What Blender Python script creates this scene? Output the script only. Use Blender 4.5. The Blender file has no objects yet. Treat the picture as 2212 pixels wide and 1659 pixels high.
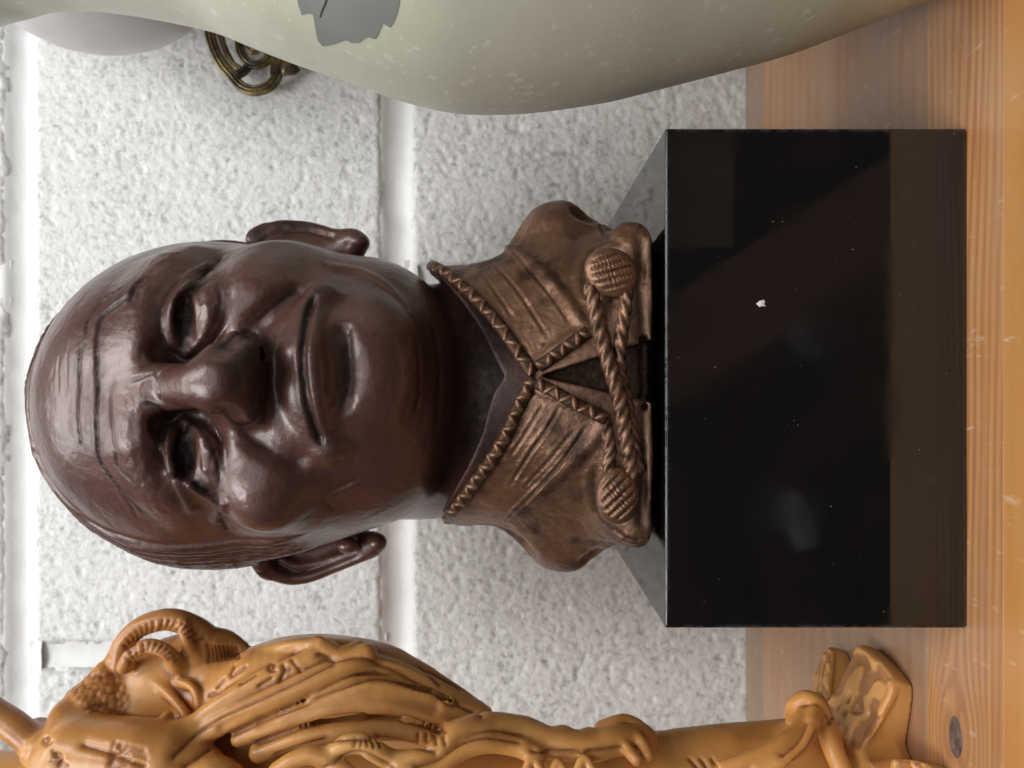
import bpy, math, random
import numpy as np

# ---------------------------------------------------------------- camera, light, exposure
MM = 0.001
FPX = 1600.0            # focal length in pixels of the 2212 x 1659 view of the photograph
CAM_Z = 139.0           # mm above the shelf
scene = bpy.context.scene
col = scene.collection
cam_data = bpy.data.cameras.new('camera')
cam = bpy.data.objects.new('camera', cam_data)
col.objects.link(cam)
cam_data.sensor_width = 36.0
cam_data.sensor_fit = 'HORIZONTAL'
cam_data.lens = 36.0 * FPX / 2212.0
cam_data.clip_start = 0.01
cam_data.clip_end = 50.0
from mathutils import Matrix, Vector
# phone held sideways: picture left is up in the world
cam.matrix_world = Matrix(((0, 1, 0, 0.0), (0, 0, -1, 0.0), (-1, 0, 0, CAM_Z * MM), (0, 0, 0, 1)))
cam_data.dof.use_dof = True
cam_data.dof.focus_distance = 0.228
cam_data.dof.aperture_fstop = 20.0
scene.camera = cam

world = bpy.data.worlds.new('World')
scene.world = world
world.use_nodes = True
bg = world.node_tree.nodes['Background']
bg.inputs['Color'].default_value = (0.93, 0.96, 1.0, 1)
bg.inputs['Strength'].default_value = 0.07

def area_lamp(name, loc, target, sx, sy, power, color=(1, 1, 1)):
    l = bpy.data.lights.new(name, 'AREA')
    l.shape = 'RECTANGLE'; l.size = sx; l.size_y = sy
    l.energy = power; l.color = color
    o = bpy.data.objects.new(name, l)
    col.objects.link(o)
    o.location = loc
    d = Vector(target) - Vector(loc)
    o.rotation_euler = d.to_track_quat('-Z', 'Y').to_euler()
    return o

area_lamp('ceiling_lamp', (-0.36, -0.42, 1.10), (0.0, 0.33, 0.20), 0.40, 0.50, 8.0, (1.0, 0.99, 0.98))
area_lamp('ceiling_lamp', (0.34, -0.38, 1.14), (0.0, 0.33, 0.20), 0.40, 0.50, 6.6, (1.0, 0.99, 0.98))
area_lamp('ceiling_lamp', (-0.05, 0.12, 1.45), (0.0, 0.34, 0.20), 0.9, 0.30, 5.5, (1.0, 0.985, 0.96))
area_lamp('window_light', (0.10, -1.15, 0.62), (0.0, 0.33, 0.15), 1.3, 0.8, 4.6, (0.93, 0.97, 1.0))
def glow_lamp(loc, along, sx, sy, power, color):
    """added dim lamp without a real source, there only to be mirrored in the plinth"""
    o = area_lamp('added_reflection_lamp', loc, (loc[0], 1.0, loc[2]), sx, sy, power, color)
    x = Vector(along).normalized(); z = Vector((0, -1, 0)); y = z.cross(x)
    o.matrix_world = Matrix(((x.x, y.x, z.x, loc[0]), (x.y, y.y, z.y, loc[1]), (x.z, y.z, z.z, loc[2]), (0, 0, 0, 1)))
    return o
glow_lamp((0.20, -0.90, -0.37), (0.545, 0, -0.839), 0.62, 0.17, 0.050, (1.0, 0.50, 0.28))  # added lamps, wanted only for their mirror images on the plinth front
glow_lamp((0.36, -0.90, -0.20), (1.0, 0, 0.0), 0.22, 0.13, 0.012, (1.0, 0.68, 0.42))
glow_lamp((-0.25, -0.90, -0.38), (0.9, 0, 0.35), 0.10, 0.04, 0.0045, (0.95, 0.97, 1.0))
glow_lamp((0.08, -0.90, -0.40), (0.7, 0, 0.7), 0.06, 0.04, 0.0022, (0.95, 0.97, 1.0))

scene.view_settings.view_transform = 'Standard'
scene.view_settings.look = 'None'
scene.view_settings.exposure = 0.0
scene.view_settings.gamma = 1.0
scene.render.engine = 'CYCLES'
scene.cycles.use_denoising = True
scene.cycles.max_bounces = 8

# ---------------------------------------------------------------- helpers
H_SCALE = 1.0           # voxel size factor of the carved pieces

def P(x, y, d):
    """pixel of the sideways 2212 x 1659 photograph + depth in mm -> world mm"""
    return np.array([(829.5 - y) * d / FPX, d, CAM_Z - (x - 1106.0) * d / FPX])

def smoothstep(a, b, x):
    t = np.clip((x - a) / (b - a), 0, 1)
    return t * t * (3 - 2 * t)

def _hash(ix, iy, iz, seed):
    n = (ix.astype(np.int64) * 73856093) ^ (iy.astype(np.int64) * 19349663) ^ (iz.astype(np.int64) * 83492791) ^ (seed * 2654435761)
    n = (n ^ (n >> 13)) * 1274126177 & 0xFFFFFFFF
    n = (n ^ (n >> 16)) * 2246822519 & 0xFFFFFFFF
    return ((n ^ (n >> 15)) & 0xFFFF).astype(np.float32) / 65535.0

def vnoise(p, scale, seed=0):
    """value noise in -1..1; p (N,3), features about `scale` mm"""
    q = np.asarray(p, np.float64) / scale
    i = np.floor(q); f = (q - i).astype(np.float32); i = i.astype(np.int64)
    f = f * f * (3 - 2 * f)
    r = 0
    for a in (0, 1):
        wx = f[:, 0] if a else 1 - f[:, 0]
        for b in (0, 1):
            wy = f[:, 1] if b else 1 - f[:, 1]
            for c in (0, 1):
                wz = f[:, 2] if c else 1 - f[:, 2]
                r = r + wx * wy * wz * _hash(i[:, 0] + a, i[:, 1] + b, i[:, 2] + c, seed)
    return r * 2 - 1

def fbm(p, scale, octaves=4, seed=0):
    r, amp = 0, 1.0
    for o in range(octaves):
        r = r + amp * vnoise(p, scale / 2 ** o, seed + o * 17)
        amp *= 0.5
    return r

def catmull(pts, n=8):
    pts = np.asarray(pts, float)
    if len(pts) < 3:
        t = np.linspace(0, 1, n + 1)[:, None]
        return pts[0] * (1 - t) + pts[-1] * t
    ext = np.vstack([2 * pts[0] - pts[1], pts, 2 * pts[-1] - pts[-2]])
    out = []
    for k in range(1, len(ext) - 2):
        p0, p1, p2, p3 = ext[k - 1:k + 3]
        for s in range(n):
            t = s / n
            out.append(0.5 * (2 * p1 + (p2 - p0) * t + (2 * p0 - 5 * p1 + 4 * p2 - p3) * t * t + (3 * p1 - p0 - 3 * p2 + p3) * t ** 3))
    out.append(ext[-2])
    return np.array(out)

def resample(pts, step):
    pts = np.asarray(pts, float)
    seg = np.linalg.norm(np.diff(pts[:, :3], axis=0), axis=1)
    s = np.concatenate([[0], np.cumsum(seg)])
    n = max(2, int(round(s[-1] / step)) + 1)
    t = np.linspace(0, s[-1], n)
    return np.stack([np.interp(t, s, pts[:, k]) for k in range(pts.shape[1])], 1)

# ---------------------------------------------------------------- mesh objects
def mesh_from(name, verts, faces, smooth=True):
    me = bpy.data.meshes.new(name)
    v = np.asarray(verts, np.float64) * MM
    if isinstance(faces, np.ndarray):
        nf, k = faces.shape
        me.vertices.add(len(v)); me.vertices.foreach_set('co', v.astype(np.float32).ravel())
        me.loops.add(nf * k); me.loops.foreach_set('vertex_index', faces.astype(np.int32).ravel())
        me.polygons.add(nf)
        me.polygons.foreach_set('loop_start', np.arange(0, nf * k, k, dtype=np.int32))
        me.update(calc_edges=True)
    else:
        me.from_pydata([tuple(q) for q in v], [], [tuple(f) for f in faces])
        me.update()
    me.polygons.foreach_set('use_smooth', np.full(len(me.polygons), smooth, dtype=bool))
    return me

def obj(name, me, mat, parent=None):
    o = bpy.data.objects.new(name, me)
    col.objects.link(o)
    if mat is not None:
        me.materials.clear(); me.materials.append(mat)
    if parent is not None:
        o.parent = parent
        o.matrix_parent_inverse = parent.matrix_world.inverted()
    return o

def empty(name, loc_mm):
    o = bpy.data.objects.new(name, None)
    o.empty_display_size = 0.02
    col.objects.link(o)
    o.location = [c * MM for c in loc_mm]
    o.matrix_world = Matrix.Translation(o.location)
    return o

def tag(o, label, cat=None, group=None, kind=None):
    if label: o['label'] = label
    if cat: o['category'] = cat
    if group: o['group'] = group
    if kind: o['kind'] = kind
    return o

def set_attr(me, name, vals):
    a = me.attributes.new(name, 'FLOAT', 'POINT')
    a.data.foreach_set('value', np.asarray(vals, np.float32))

class MB:
    """collects pieces into one mesh"""
    def __init__(s): s.v = []; s.f = []; s.n = 0
    def add(s, v, f):
        v = np.asarray(v, float)
        s.f += [tuple(int(i) + s.n for i in q) for q in f]
        s.v.append(v); s.n += len(v)
    def tube(s, path, radii, sides=10, twist=None, squash=1.0, normal=None):
        path = np.asarray(path, float); n = len(path)
        radii = np.broadcast_to(np.asarray(radii, float), (n,))
        tan = np.gradient(path, axis=0); tan /= np.linalg.norm(tan, axis=1)[:, None] + 1e-9
        ref = np.array([0, -1.0, 0]) if normal is None else np.asarray(normal, float)
        vs = []
        sl = np.concatenate([[0], np.cumsum(np.linalg.norm(np.diff(path, axis=0), axis=1))])
        for i in range(n):
            t = tan[i]; nn = ref - t * ref.dot(t)
            if np.linalg.norm(nn) < 1e-3: nn = np.array([1.0, 0, 0]) - t * t[0]
            nn /= np.linalg.norm(nn); b = np.cross(t, nn)
            a = np.linspace(0, 2 * math.pi, sides, endpoint=False)
            rr = np.full(sides, radii[i])
            if twist is not None:
                k, amp, strands = twist
                rr = rr * (1 + amp * (np.abs(np.sin(strands * 0.5 * (a - k * sl[i]))) - 0.6))
            vs.append(path[i] + np.outer(np.cos(a) * rr * squash, nn) + np.outer(np.sin(a) * rr, b))
        v = np.vstack(vs + [path[:1], path[-1:]])
        f = []
        for i in range(n - 1):
            for j in range(sides):
                j2 = (j + 1) % sides
                f.append((i * sides + j, i * sides + j2, (i + 1) * sides + j2, (i + 1) * sides + j))
        c0, c1 = n * sides, n * sides + 1
        for j in range(sides):
            j2 = (j + 1) % sides
            f.append((c0, j2, j)); f.append((c1, (n - 1) * sides + j, (n - 1) * sides + j2))
        s.add(v, f)
    def build(s, name, mat, parent=None, smooth=True):
        v = np.vstack(s.v)
        return obj(name, mesh_from(name, v, s.f, smooth), mat, parent)

# ---------------------------------------------------------------- carving on a signed distance grid
class Sdf:
    def __init__(s, lo, hi, h):
        s.h = h * H_SCALE
        s.lo = np.array(lo, float)
        n = np.ceil((np.array(hi) - s.lo) / s.h).astype(int) + 1
        s.n = n
        s.ax = [(s.lo[k] + s.h * np.arange(n[k])).astype(np.float32) for k in range(3)]
        s.F = np.full(n, 50.0, np.float32)
    def win(s, lo, hi):
        a = np.clip(np.floor((np.array(lo) - s.lo) / s.h).astype(int), 0, s.n - 1)
        b = np.clip(np.ceil((np.array(hi) - s.lo) / s.h).astype(int) + 1, 1, s.n)
        sl = tuple(slice(a[k], b[k]) for k in range(3))
        X = s.ax[0][sl[0]][:, None, None]; Y = s.ax[1][sl[1]][None, :, None]; Z = s.ax[2][sl[2]][None, None, :]
        return sl, X, Y, Z
    def comb(s, sl, d, op, k):
        f = s.F[sl]
        d = d.astype(np.float32)
        if op == 'add':
            r = np.minimum(f, d)
            if k > 0:
                h = np.maximum(k - np.abs(f - d), 0) / k
                r -= h * h * (k * 0.25)
        elif op == 'sub':
            d = -d
            r = np.maximum(f, d)
            if k > 0:
                h = np.maximum(k - np.abs(f - d), 0) / k
                r += h * h * (k * 0.25)
        elif op == 'int':
            r = np.maximum(f, d)
            if k > 0:
                h = np.maximum(k - np.abs(f - d), 0) / k
                r += h * h * (k * 0.25)
        s.F[sl] = r
    def ellipsoid(s, c, r, R=None, op='add', k=4.0):
        c = np.asarray(c, float); r = np.asarray(r, float)
        m = r.max() + k + 2
        sl, X, Y, Z = s.win(c - m, c + m)
        if 0 in s.F[sl].shape: return
        x, y, z = X - c[0], Y - c[1], Z - c[2]
        if R is not None:
            R = np.asarray(R, float)
            x, y, z = (R[i, 0] * x + R[i, 1] * y + R[i, 2] * z for i in range(3))
        a, b, e = x / r[0], y / r[1], z / r[2]
        k0 = np.sqrt(a * a + b * b + e * e)
        a, b, e = a / r[0], b / r[1], e / r[2]
        k1 = np.sqrt(a * a + b * b + e * e) + 1e-6
        d = k0 * (k0 - 1) / k1
        d = np.where(k0 < 0.3, -r.min() * (1 - k0), d)
        s.comb(sl, d, op, k)
    def tube(s, pts, radii, op='add', k=2.0):
        pts = np.asarray(pts, float); n = len(pts)
        radii = np.broadcast_to(np.asarray(radii, float), (n,))
        m = radii.max() + k + 1.5
        sl, X, Y, Z = s.win(pts.min(0) - m, pts.max(0) + m)
        if 0 in s.F[sl].shape: return
        D = np.full(s.F[sl].shape, 50.0, np.float32)
        base = [q.start for q in sl]
        for i in range(n - 1):
            a, b = pts[i], pts[i + 1]
            mm = max(radii[i], radii[i + 1]) + k + 1.5
            sl2, X, Y, Z = s.win(np.minimum(a, b) - mm, np.maximum(a, b) + mm)
            if 0 in s.F[sl2].shape: continue
            loc = tuple(slice(q.start - base[j], q.stop - base[j]) for j, q in enumerate(sl2))
            ab = b - a; L2 = ab.dot(ab) + 1e-9
            t = np.clip(((X - a[0]) * ab[0] + (Y - a[1]) * ab[1] + (Z - a[2]) * ab[2]) / L2, 0, 1)
            d = np.sqrt((X - a[0] - t * ab[0]) ** 2 + (Y - a[1] - t * ab[1]) ** 2 + (Z - a[2] - t * ab[2]) ** 2) - (radii[i] + t * (radii[i + 1] - radii[i]))
            D[loc] = np.minimum(D[loc], d)
        s.comb(sl, D, op, k)
    def func(s, fn, lo, hi, op='int', k=0.0):
        sl, X, Y, Z = s.win(lo, hi)
        s.comb(sl, fn(X, Y, Z) + 0 * (X + Y + Z), op, k)
    def sample(s, p):
        q = (np.asarray(p, float) - s.lo) / s.h
        q = np.clip(q, 0, s.n - 1.001)
        i = np.floor(q).astype(int); f = q - i
        r = 0
        for a in (0, 1):
            for b in (0, 1):
                for c in (0, 1):
                    w = (f[:, 0] if a else 1 - f[:, 0]) * (f[:, 1] if b else 1 - f[:, 1]) * (f[:, 2] if c else 1 - f[:, 2])
                    r = r + w * s.F[i[:, 0] + a, i[:, 1] + b, i[:, 2] + c]
        return r
    def S(s, px, py, off=0.0, miss=None):
        """point of the surface seen at a pixel, moved `off` mm towards the viewer"""
        ds = np.arange(s.lo[1] + 0.5, s.lo[1] + s.h * (s.n[1] - 1), 0.5)
        pts = np.stack([(829.5 - py) * ds / FPX, ds, CAM_Z - (px - 1106.0) * ds / FPX], 1)
        v = s.sample(pts)
        ok = np.nonzero(v < 0)[0]
        if len(ok):
            i = ok[0]; d = ds[i]
            if i > 0:
                d = ds[i - 1] + 0.5 * v[i - 1] / (v[i - 1] - v[i] + 1e-9)
        else:
            d = ds[np.argmin(v)] if miss is None else miss
        return P(px, py, d - off)
    def line(s, pix, off=0.0, n=6, step=None):
        """smooth curve laid on the surface through pixels (x, y[, extra offset])"""
        c = catmull(np.array([q[:2] for q in pix], float), n)
        offs = np.interp(np.linspace(0, 1, len(c)), np.linspace(0, 1, len(pix)), [(q[2] if len(q) > 2 else 0) + off for q in pix])
        return np.array([s.S(a, b, o) for (a, b), o in zip(c, offs)])
    def smooth(s, it=1):
        for _ in range(it):
            for ax in range(3):
                F = s.F
                G = F.copy()
                a = [slice(None)] * 3; b = [slice(None)] * 3; c = [slice(None)] * 3
                a[ax] = slice(0, -2); b[ax] = slice(1, -1); c[ax] = slice(2, None)
                G[tuple(b)] = 0.25 * F[tuple(a)] + 0.5 * F[tuple(b)] + 0.25 * F[tuple(c)]
                s.F = G
    def mesh(s):
        F = s.F.copy()
        for ax in range(3):
            for e in (0, -1):
                a = [slice(None)] * 3; a[ax] = e
                F[tuple(a)] = np.maximum(F[tuple(a)], 0.2)
        ins = F < 0
        cnt = np.zeros(np.array(F.shape) - 1, np.int8)
        for a in (0, 1):
            for b in (0, 1):
                for c in (0, 1):
                    cnt += ins[a:F.shape[0] - 1 + a, b:F.shape[1] - 1 + b, c:F.shape[2] - 1 + c]
        act = (cnt > 0) & (cnt < 8)
        I, J, K = np.nonzero(act)
        idx = np.full(act.shape, -1, np.int32); idx[I, J, K] = np.arange(len(I))
        acc = np.zeros((len(I), 3)); num = np.zeros(len(I))
        corners = [(a, b, c) for a in (0, 1) for b in (0, 1) for c in (0, 1)]
        for u in corners:
            for ax in range(3):
                if u[ax]: continue
                w = list(u); w[ax] = 1
                fu = F[I + u[0], J + u[1], K + u[2]]; fw = F[I + w[0], J + w[1], K + w[2]]
                m = (fu < 0) != (fw < 0)
                t = np.where(m, fu / np.where(m, fu - fw, 1), 0)
                p = np.zeros((len(I), 3)); p[:] = u; p[:, ax] += t
                acc[m] += p[m]; num[m] += 1
        verts = s.lo + s.h * (np.stack([I, J, K], 1) + acc / num[:, None])
        quads = []
        for ax in range(3):
            b1, b2 = [(1, 2), (2, 0), (0, 1)][ax]
            a = [slice(None)] * 3; b = [slice(None)] * 3
            a[ax] = slice(0, -1); b[ax] = slice(1, None)
            A, B = ins[tuple(a)], ins[tuple(b)]
            ch = A != B
            e = np.stack(np.nonzero(ch), 1)
            good = (e[:, b1] > 0) & (e[:, b2] > 0) & (e[:, b1] < F.shape[b1] - 1) & (e[:, b2] < F.shape[b2] - 1)
            e = e[good]
            fl = A[e[:, 0], e[:, 1], e[:, 2]]
            def ix(o1, o2):
                q = e.copy(); q[:, b1] += o1; q[:, b2] += o2
                return idx[q[:, 0], q[:, 1], q[:, 2]]
            q = np.stack([ix(-1, -1), ix(0, -1), ix(0, 0), ix(-1, 0)], 1)
            q[~fl] = q[~fl][:, ::-1]
            quads.append(q)
        quads = np.vstack(quads)
        quads = quads[(quads >= 0).all(1)]
        # drop loose islands is not needed; relax once
        return verts, quads

def normals_of(v, q):
    a = v[q[:, 2]] - v[q[:, 0]]; b = v[q[:, 3]] - v[q[:, 1]]
    n = np.cross(a, b)
    out = np.zeros_like(v)
    for k in range(4):
        np.add.at(out, q[:, k], n) if len(q) < 1000 else None
    if len(q) >= 1000:
        for c in range(3):
            w = np.zeros(len(v))
            for k in range(4):
                w += np.bincount(q[:, k], n[:, c], minlength=len(v))
            out[:, c] = w
    out /= np.linalg.norm(out, axis=1)[:, None] + 1e-9
    return out

def relax(v, q, it=2, lam=0.5):
    e = np.vstack([q[:, [0, 1]], q[:, [1, 2]], q[:, [2, 3]], q[:, [3, 0]]])
    deg = np.bincount(e[:, 0], minlength=len(v)) + np.bincount(e[:, 1], minlength=len(v))
    deg = np.maximum(deg, 1)
    for i in range(it):
        for l in (lam, -lam * 1.04):
            s = np.stack([np.bincount(e[:, 0], v[e[:, 1], c], minlength=len(v)) + np.bincount(e[:, 1], v[e[:, 0], c], minlength=len(v)) for c in range(3)], 1)
            v = v + l * (s / deg[:, None] - v)
    return v

def dist_to_path(v, path, reach):
    """distance of vertices to a sampled curve within reach; returns ids, distance, parameter 0..1"""
    path = np.asarray(path)
    lo, hi = path.min(0) - reach, path.max(0) + reach
    ids = np.nonzero(((v > lo) & (v < hi)).all(1))[0]
    if not len(ids): return ids, np.zeros(0), np.zeros(0)
    best = np.full(len(ids), 1e9); par = np.zeros(len(ids))
    pv = v[ids]; n = len(path)
    for i in range(n - 1):
        a, b = path[i], path[i + 1]; ab = b - a
        t = np.clip((pv - a) @ ab / (ab @ ab + 1e-9), 0, 1)
        d = np.linalg.norm(pv - a - t[:, None] * ab, axis=1)
        m = d < best
        best[m] = d[m]; par[m] = (i + t[m]) / (n - 1)
    k = best < reach
    return ids[k], best[k], par[k]
# ---------------------------------------------------------------- materials
class NT:
    def __init__(s, name):
        s.m = bpy.data.materials.new(name); s.m.use_nodes = True
        s.t = s.m.node_tree; s.b = s.t.nodes['Principled BSDF']
    def n(s, kind, **kw):
        nd = s.t.nodes.new('ShaderNode' + kind)
        for k, v in kw.items():
            if hasattr(nd, k): setattr(nd, k, v)
        return nd
    def link(s, a, b): s.t.links.new(a, b)
    def set(s, sock, v):
        if hasattr(v, 'is_output'): s.link(v, sock)
        else: sock.default_value = v
    def coord(s, scale=(1, 1, 1), kind='Object', loc=(0, 0, 0)):
        tc = s.n('TexCoord'); mp = s.n('Mapping')
        s.link(tc.outputs[kind], mp.inputs['Vector'])
        mp.inputs['Scale'].default_value = scale; mp.inputs['Location'].default_value = loc
        return mp.outputs['Vector']
    def noise(s, vec, scale, detail=4, rough=0.5, dist=0.0, out='Fac'):
        nd = s.n('TexNoise'); s.link(vec, nd.inputs['Vector'])
        nd.inputs['Scale'].default_value = scale; nd.inputs['Detail'].default_value = detail
        nd.inputs['Roughness'].default_value = rough; nd.inputs['Distortion'].default_value = dist
        return nd.outputs[out]
    def voronoi(s, vec, scale, feature='F1', out='Distance', rand=1.0):
        nd = s.n('TexVoronoi', feature=feature); s.link(vec, nd.inputs['Vector'])
        nd.inputs['Scale'].default_value = scale; nd.inputs['Randomness'].default_value = rand
        return nd.outputs[out]
    def ramp(s, fac, stops, interp='LINEAR'):
        nd = s.n('ValToRGB'); s.link(fac, nd.inputs['Fac'])
        cr = nd.color_ramp; cr.interpolation = interp
        while len(cr.elements) < len(stops): cr.elements.new(0.5)
        for e, (p, c) in zip(cr.elements, stops):
            e.position = p
            e.color = (c, c, c, 1) if isinstance(c, (int, float)) else tuple(c) + (1,)
        return nd.outputs['Color']
    def math(s, op, a, b=None, c=None, clamp=False):
        nd = s.n('Math', operation=op); nd.use_clamp = clamp
        for i, v in enumerate((a, b, c)):
            if v is not None: s.set(nd.inputs[i], v)
        return nd.outputs[0]
    def mix(s, fac, a, b, blend='MIX'):
        nd = s.n('Mix', data_type='RGBA', blend_type=blend)
        s.set(nd.inputs[0], fac)
        for i, v in ((6, a), (7, b)):
            if isinstance(v, tuple): nd.inputs[i].default_value = v + (1,) if len(v) == 3 else v
            else: s.link(v, nd.inputs[i])
        return nd.outputs[2]
    def attr(s, name):
        nd = s.n('Attribute', attribute_name=name)
        return nd.outputs['Fac']
    def bump(s, height, dist=0.001, strength=1.0, normal=None):
        nd = s.n('Bump'); s.link(height, nd.inputs['Height'])
        nd.inputs['Distance'].default_value = dist; nd.inputs['Strength'].default_value = strength
        if normal is not None: s.link(normal, nd.inputs['Normal'])
        return nd.outputs['Normal']
    def p(s, name, v):
        sock = s.b.inputs[name]
        if isinstance(v, tuple) and len(v) == 3 and sock.type == 'RGBA': v = v + (1,)
        s.set(sock, v)
        return s

def mat_paint_block():
    t = NT('white_painted_block')
    v = t.coord(kind='Object')
    a = t.noise(v, 300, 5, 0.62)
    c = t.noise(v, 60, 3, 0.5)
    pit = t.ramp(t.voronoi(v, 160), [(0.0, 0.0), (0.32, 1.0)])
    hgt = t.math('ADD', t.math('MULTIPLY', a, 1.0), t.math('MULTIPLY', pit, 0.25))
    hgt = t.math('ADD', hgt, t.math('MULTIPLY', c, 0.6))
    m1 = t.noise(v, 330, 3, 0.55, 0.6)
    m2 = t.noise(v, 170, 4, 0.6, 0.4)
    m3 = t.noise(v, 30, 3, 0.6)
    mm_ = t.math('ADD', t.math('MULTIPLY', m1, 0.55), t.math('ADD', t.math('MULTIPLY', m2, 0.5), t.math('MULTIPLY', m3, 0.22)))
    colr = t.ramp(mm_, [(0.47, (0.40, 0.41, 0.40)), (0.56, (0.63, 0.64, 0.63)), (0.65, (0.76, 0.76, 0.75)), (0.80, (0.80, 0.80, 0.79))])
    t.p('Base Color', colr).p('Roughness', 0.55).p('Normal', t.bump(t.math('ADD', hgt, t.math('MULTIPLY', mm_, 1.2)), 0.0009, 0.7))
    t.p('Specular IOR Level', 0.35)
    return t.m

def mat_mortar():
    t = NT('white_painted_mortar')
    v = t.coord()
    t.p('Base Color', (0.80, 0.80, 0.79)).p('Roughness', 0.5)
    t.p('Normal', t.bump(t.noise(v, 120, 4, 0.55), 0.0007, 0.7))
    return t.m

def mat_pine(name, tint=1.0, knot=None, stripes=0.003, contrast=1.0, seed=0.0, rough=0.3, base=(0.50, 0.215, 0.062)):
    t = NT(name)
    tc = t.n('TexCoord')
    sep = t.n('SeparateXYZ'); t.link(tc.outputs['Object'], sep.inputs[0])
    x, y, z = sep.outputs
    wob = t.noise(t.coord((3.0, 14, 14), loc=(seed, seed * 2, 0)), 1.0, 3, 0.5)
    yy = t.math('ADD', y, t.math('MULTIPLY', t.math('SUBTRACT', wob, 0.5), 0.030))
    if knot:
        kx, ky, rx, ry = knot
        dx = t.math('DIVIDE', t.math('SUBTRACT', x, kx), rx)
        dy = t.math('DIVIDE', t.math('SUBTRACT', y, ky), ry)
        r2 = t.math('ADD', t.math('MULTIPLY', dx, dx), t.math('MULTIPLY', dy, dy))
        sgn = t.math('MULTIPLY', dy, t.math('POWER', 2.718, t.math('MULTIPLY', r2, -0.18)))
        yy = t.math('SUBTRACT', yy, t.math('MULTIPLY', sgn, 0.0085))
    fine = t.noise(t.coord((9, 420, 420), loc=(seed, 0, 0)), 1.0, 5, 0.6)
    ph = t.math('ADD', t.math('MULTIPLY', yy, 2 * math.pi / stripes), t.math('MULTIPLY', fine, 2.2))
    w = t.math('MULTIPLY_ADD', t.math('SINE', ph), 0.5, 0.5)
    w = t.math('POWER', w, 1.6)
    w = t.math('MULTIPLY', w, t.ramp(t.noise(t.coord((5, 60, 60), loc=(0, seed, 0)), 1.0, 2), [(0.3, 0.35), (0.65, 1.0)]))
    light = tuple(q * tint for q in base)
    mid = (base[0] * 0.70 * tint, base[1] * 0.60 * tint, base[2] * 0.55 * tint)
    dark = (base[0] * 0.45 * tint, base[1] * 0.36 * tint, base[2] * 0.36 * tint)
    c = t.mix(t.math('MULTIPLY', w, 0.95 * contrast, clamp=True), light, mid)
    c = t.mix(t.math('MULTIPLY', t.ramp(fine, [(0.45, 0.0), (0.75, 1.0)]), 0.45 * contrast), c, dark)
    blot = t.noise(t.coord((14, 30, 30), loc=(seed, 3, 0)), 1.0, 4, 0.6)
    c = t.mix(t.ramp(blot, [(0.40, 0.05), (0.70, 0.65)]), c, (base[0] * 0.85 * tint, base[1] * 1.1 * tint, base[2] * 1.7 * tint))
    # pale wear specks and scratches
    sc = t.noise(t.coord((260, 70, 100), loc=(seed, 0, 1)), 1.0, 3, 0.7)
    c = t.mix(t.ramp(sc, [(0.62, 0.0), (0.74, 0.5)]), c, (0.72, 0.55, 0.42))
    rr = t.math('ADD', rough, t.math('MULTIPLY', t.noise(t.coord((60, 120, 60)), 1.0, 4, 0.6), 0.22))
    if knot:
        kn = t.ramp(t.math('ADD', r2, t.math('MULTIPLY', t.noise(t.coord((120, 120, 120)), 1.0, 3), 0.5)), [(0.95, 1.0), (1.35, 0.0)])
        rim = t.ramp(r2, [(0.9, 0.0), (1.3, 0.8), (2.6, 0.0)])
        kc = t.mix(t.ramp(t.noise(t.coord((180, 300, 100)), 1.0, 5, 0.7), [(0.38, 0.0), (0.72, 1.0)]), (0.055, 0.032, 0.028), (0.26, 0.20, 0.17))
        c = t.mix(rim, c, (0.20, 0.055, 0.03))
        c = t.mix(kn, c, kc)
    t.p('Base Color', c).p('Roughness', rr)
    bh = t.math('ADD', t.math('MULTIPLY', w, 0.6), t.math('MULTIPLY', sc, 0.6))
    t.p('Normal', t.bump(bh, 0.00012, 0.7))
    t.p('Coat Weight', 0.6).p('Coat Roughness', 0.3)
    return t.m

# ---------------------------------------------------------------- the wall of painted blocks
WALL_D = 441.0
M_BLOCK, M_MORTAR = mat_paint_block(), mat_mortar()
wall = empty('wall', (0, WALL_D, 0))
tag(wall, 'white painted concrete block wall behind the shelf', None, None, 'structure')
BW, BH, JT = 436.0, 210.0, 14.0
def block_mesh(seed, nx=300, nz=146):
    u = np.linspace(-0.5, 0.5, nx); w = np.linspace(-0.5, 0.5, nz)
    U, W = np.meshgrid(u * BW, w * BH, indexing='ij')
    e = np.minimum(BW / 2 - np.abs(U), BH / 2 - np.abs(W))
    p = np.stack([U.ravel(), np.full(U.size, 7.0 * seed), W.ravel()], 1)
    edge = vnoise(p, 9, seed) * 1.2 + vnoise(p, 3, seed + 5) * 0.8
    y = 3.4 * (1 - smoothstep(0.0, 4.0, e.ravel() + edge * np.exp(-e.ravel() / 4)))
    n1 = vnoise(p, 3.6, seed + 1); n2 = vnoise(p, 2.0, seed + 2); n3 = vnoise(p, 22, seed + 3)
    pits = np.clip(n1 * 0.6 + n2 * 0.5 - 0.05, 0, 1)
    pits2 = np.clip(vnoise(p, 5.0, seed + 9) - 0.55, 0, 1)
    y = y + pits * 1.8 + pits2 * 2.6 - n2 * 0.15 - n1 * 0.15 + n3 * 0.3
    v = np.stack([U.ravel(), y, W.ravel()], 1)
    i = np.arange(nx * nz).reshape(nx, nz)
    q = np.stack([i[:-1, :-1], i[1:, :-1], i[1:, 1:], i[:-1, 1:]], -1).reshape(-1, 4)
    # sides to give the block its thickness
    ring = np.concatenate([i[:, 0], i[-1, 1:], i[-2::-1, -1], i[0, -2:0:-1]])
    back = v[ring].copy(); back[:, 1] = 90
    b0 = len(v); nr = len(ring)
    k = np.arange(nr); k2 = (k + 1) % nr
    side = np.stack([ring[k], b0 + k, b0 + k2, ring[k2]], 1)
    return mesh_from('block', np.vstack([v, back]), np.vstack([q, side]))
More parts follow.
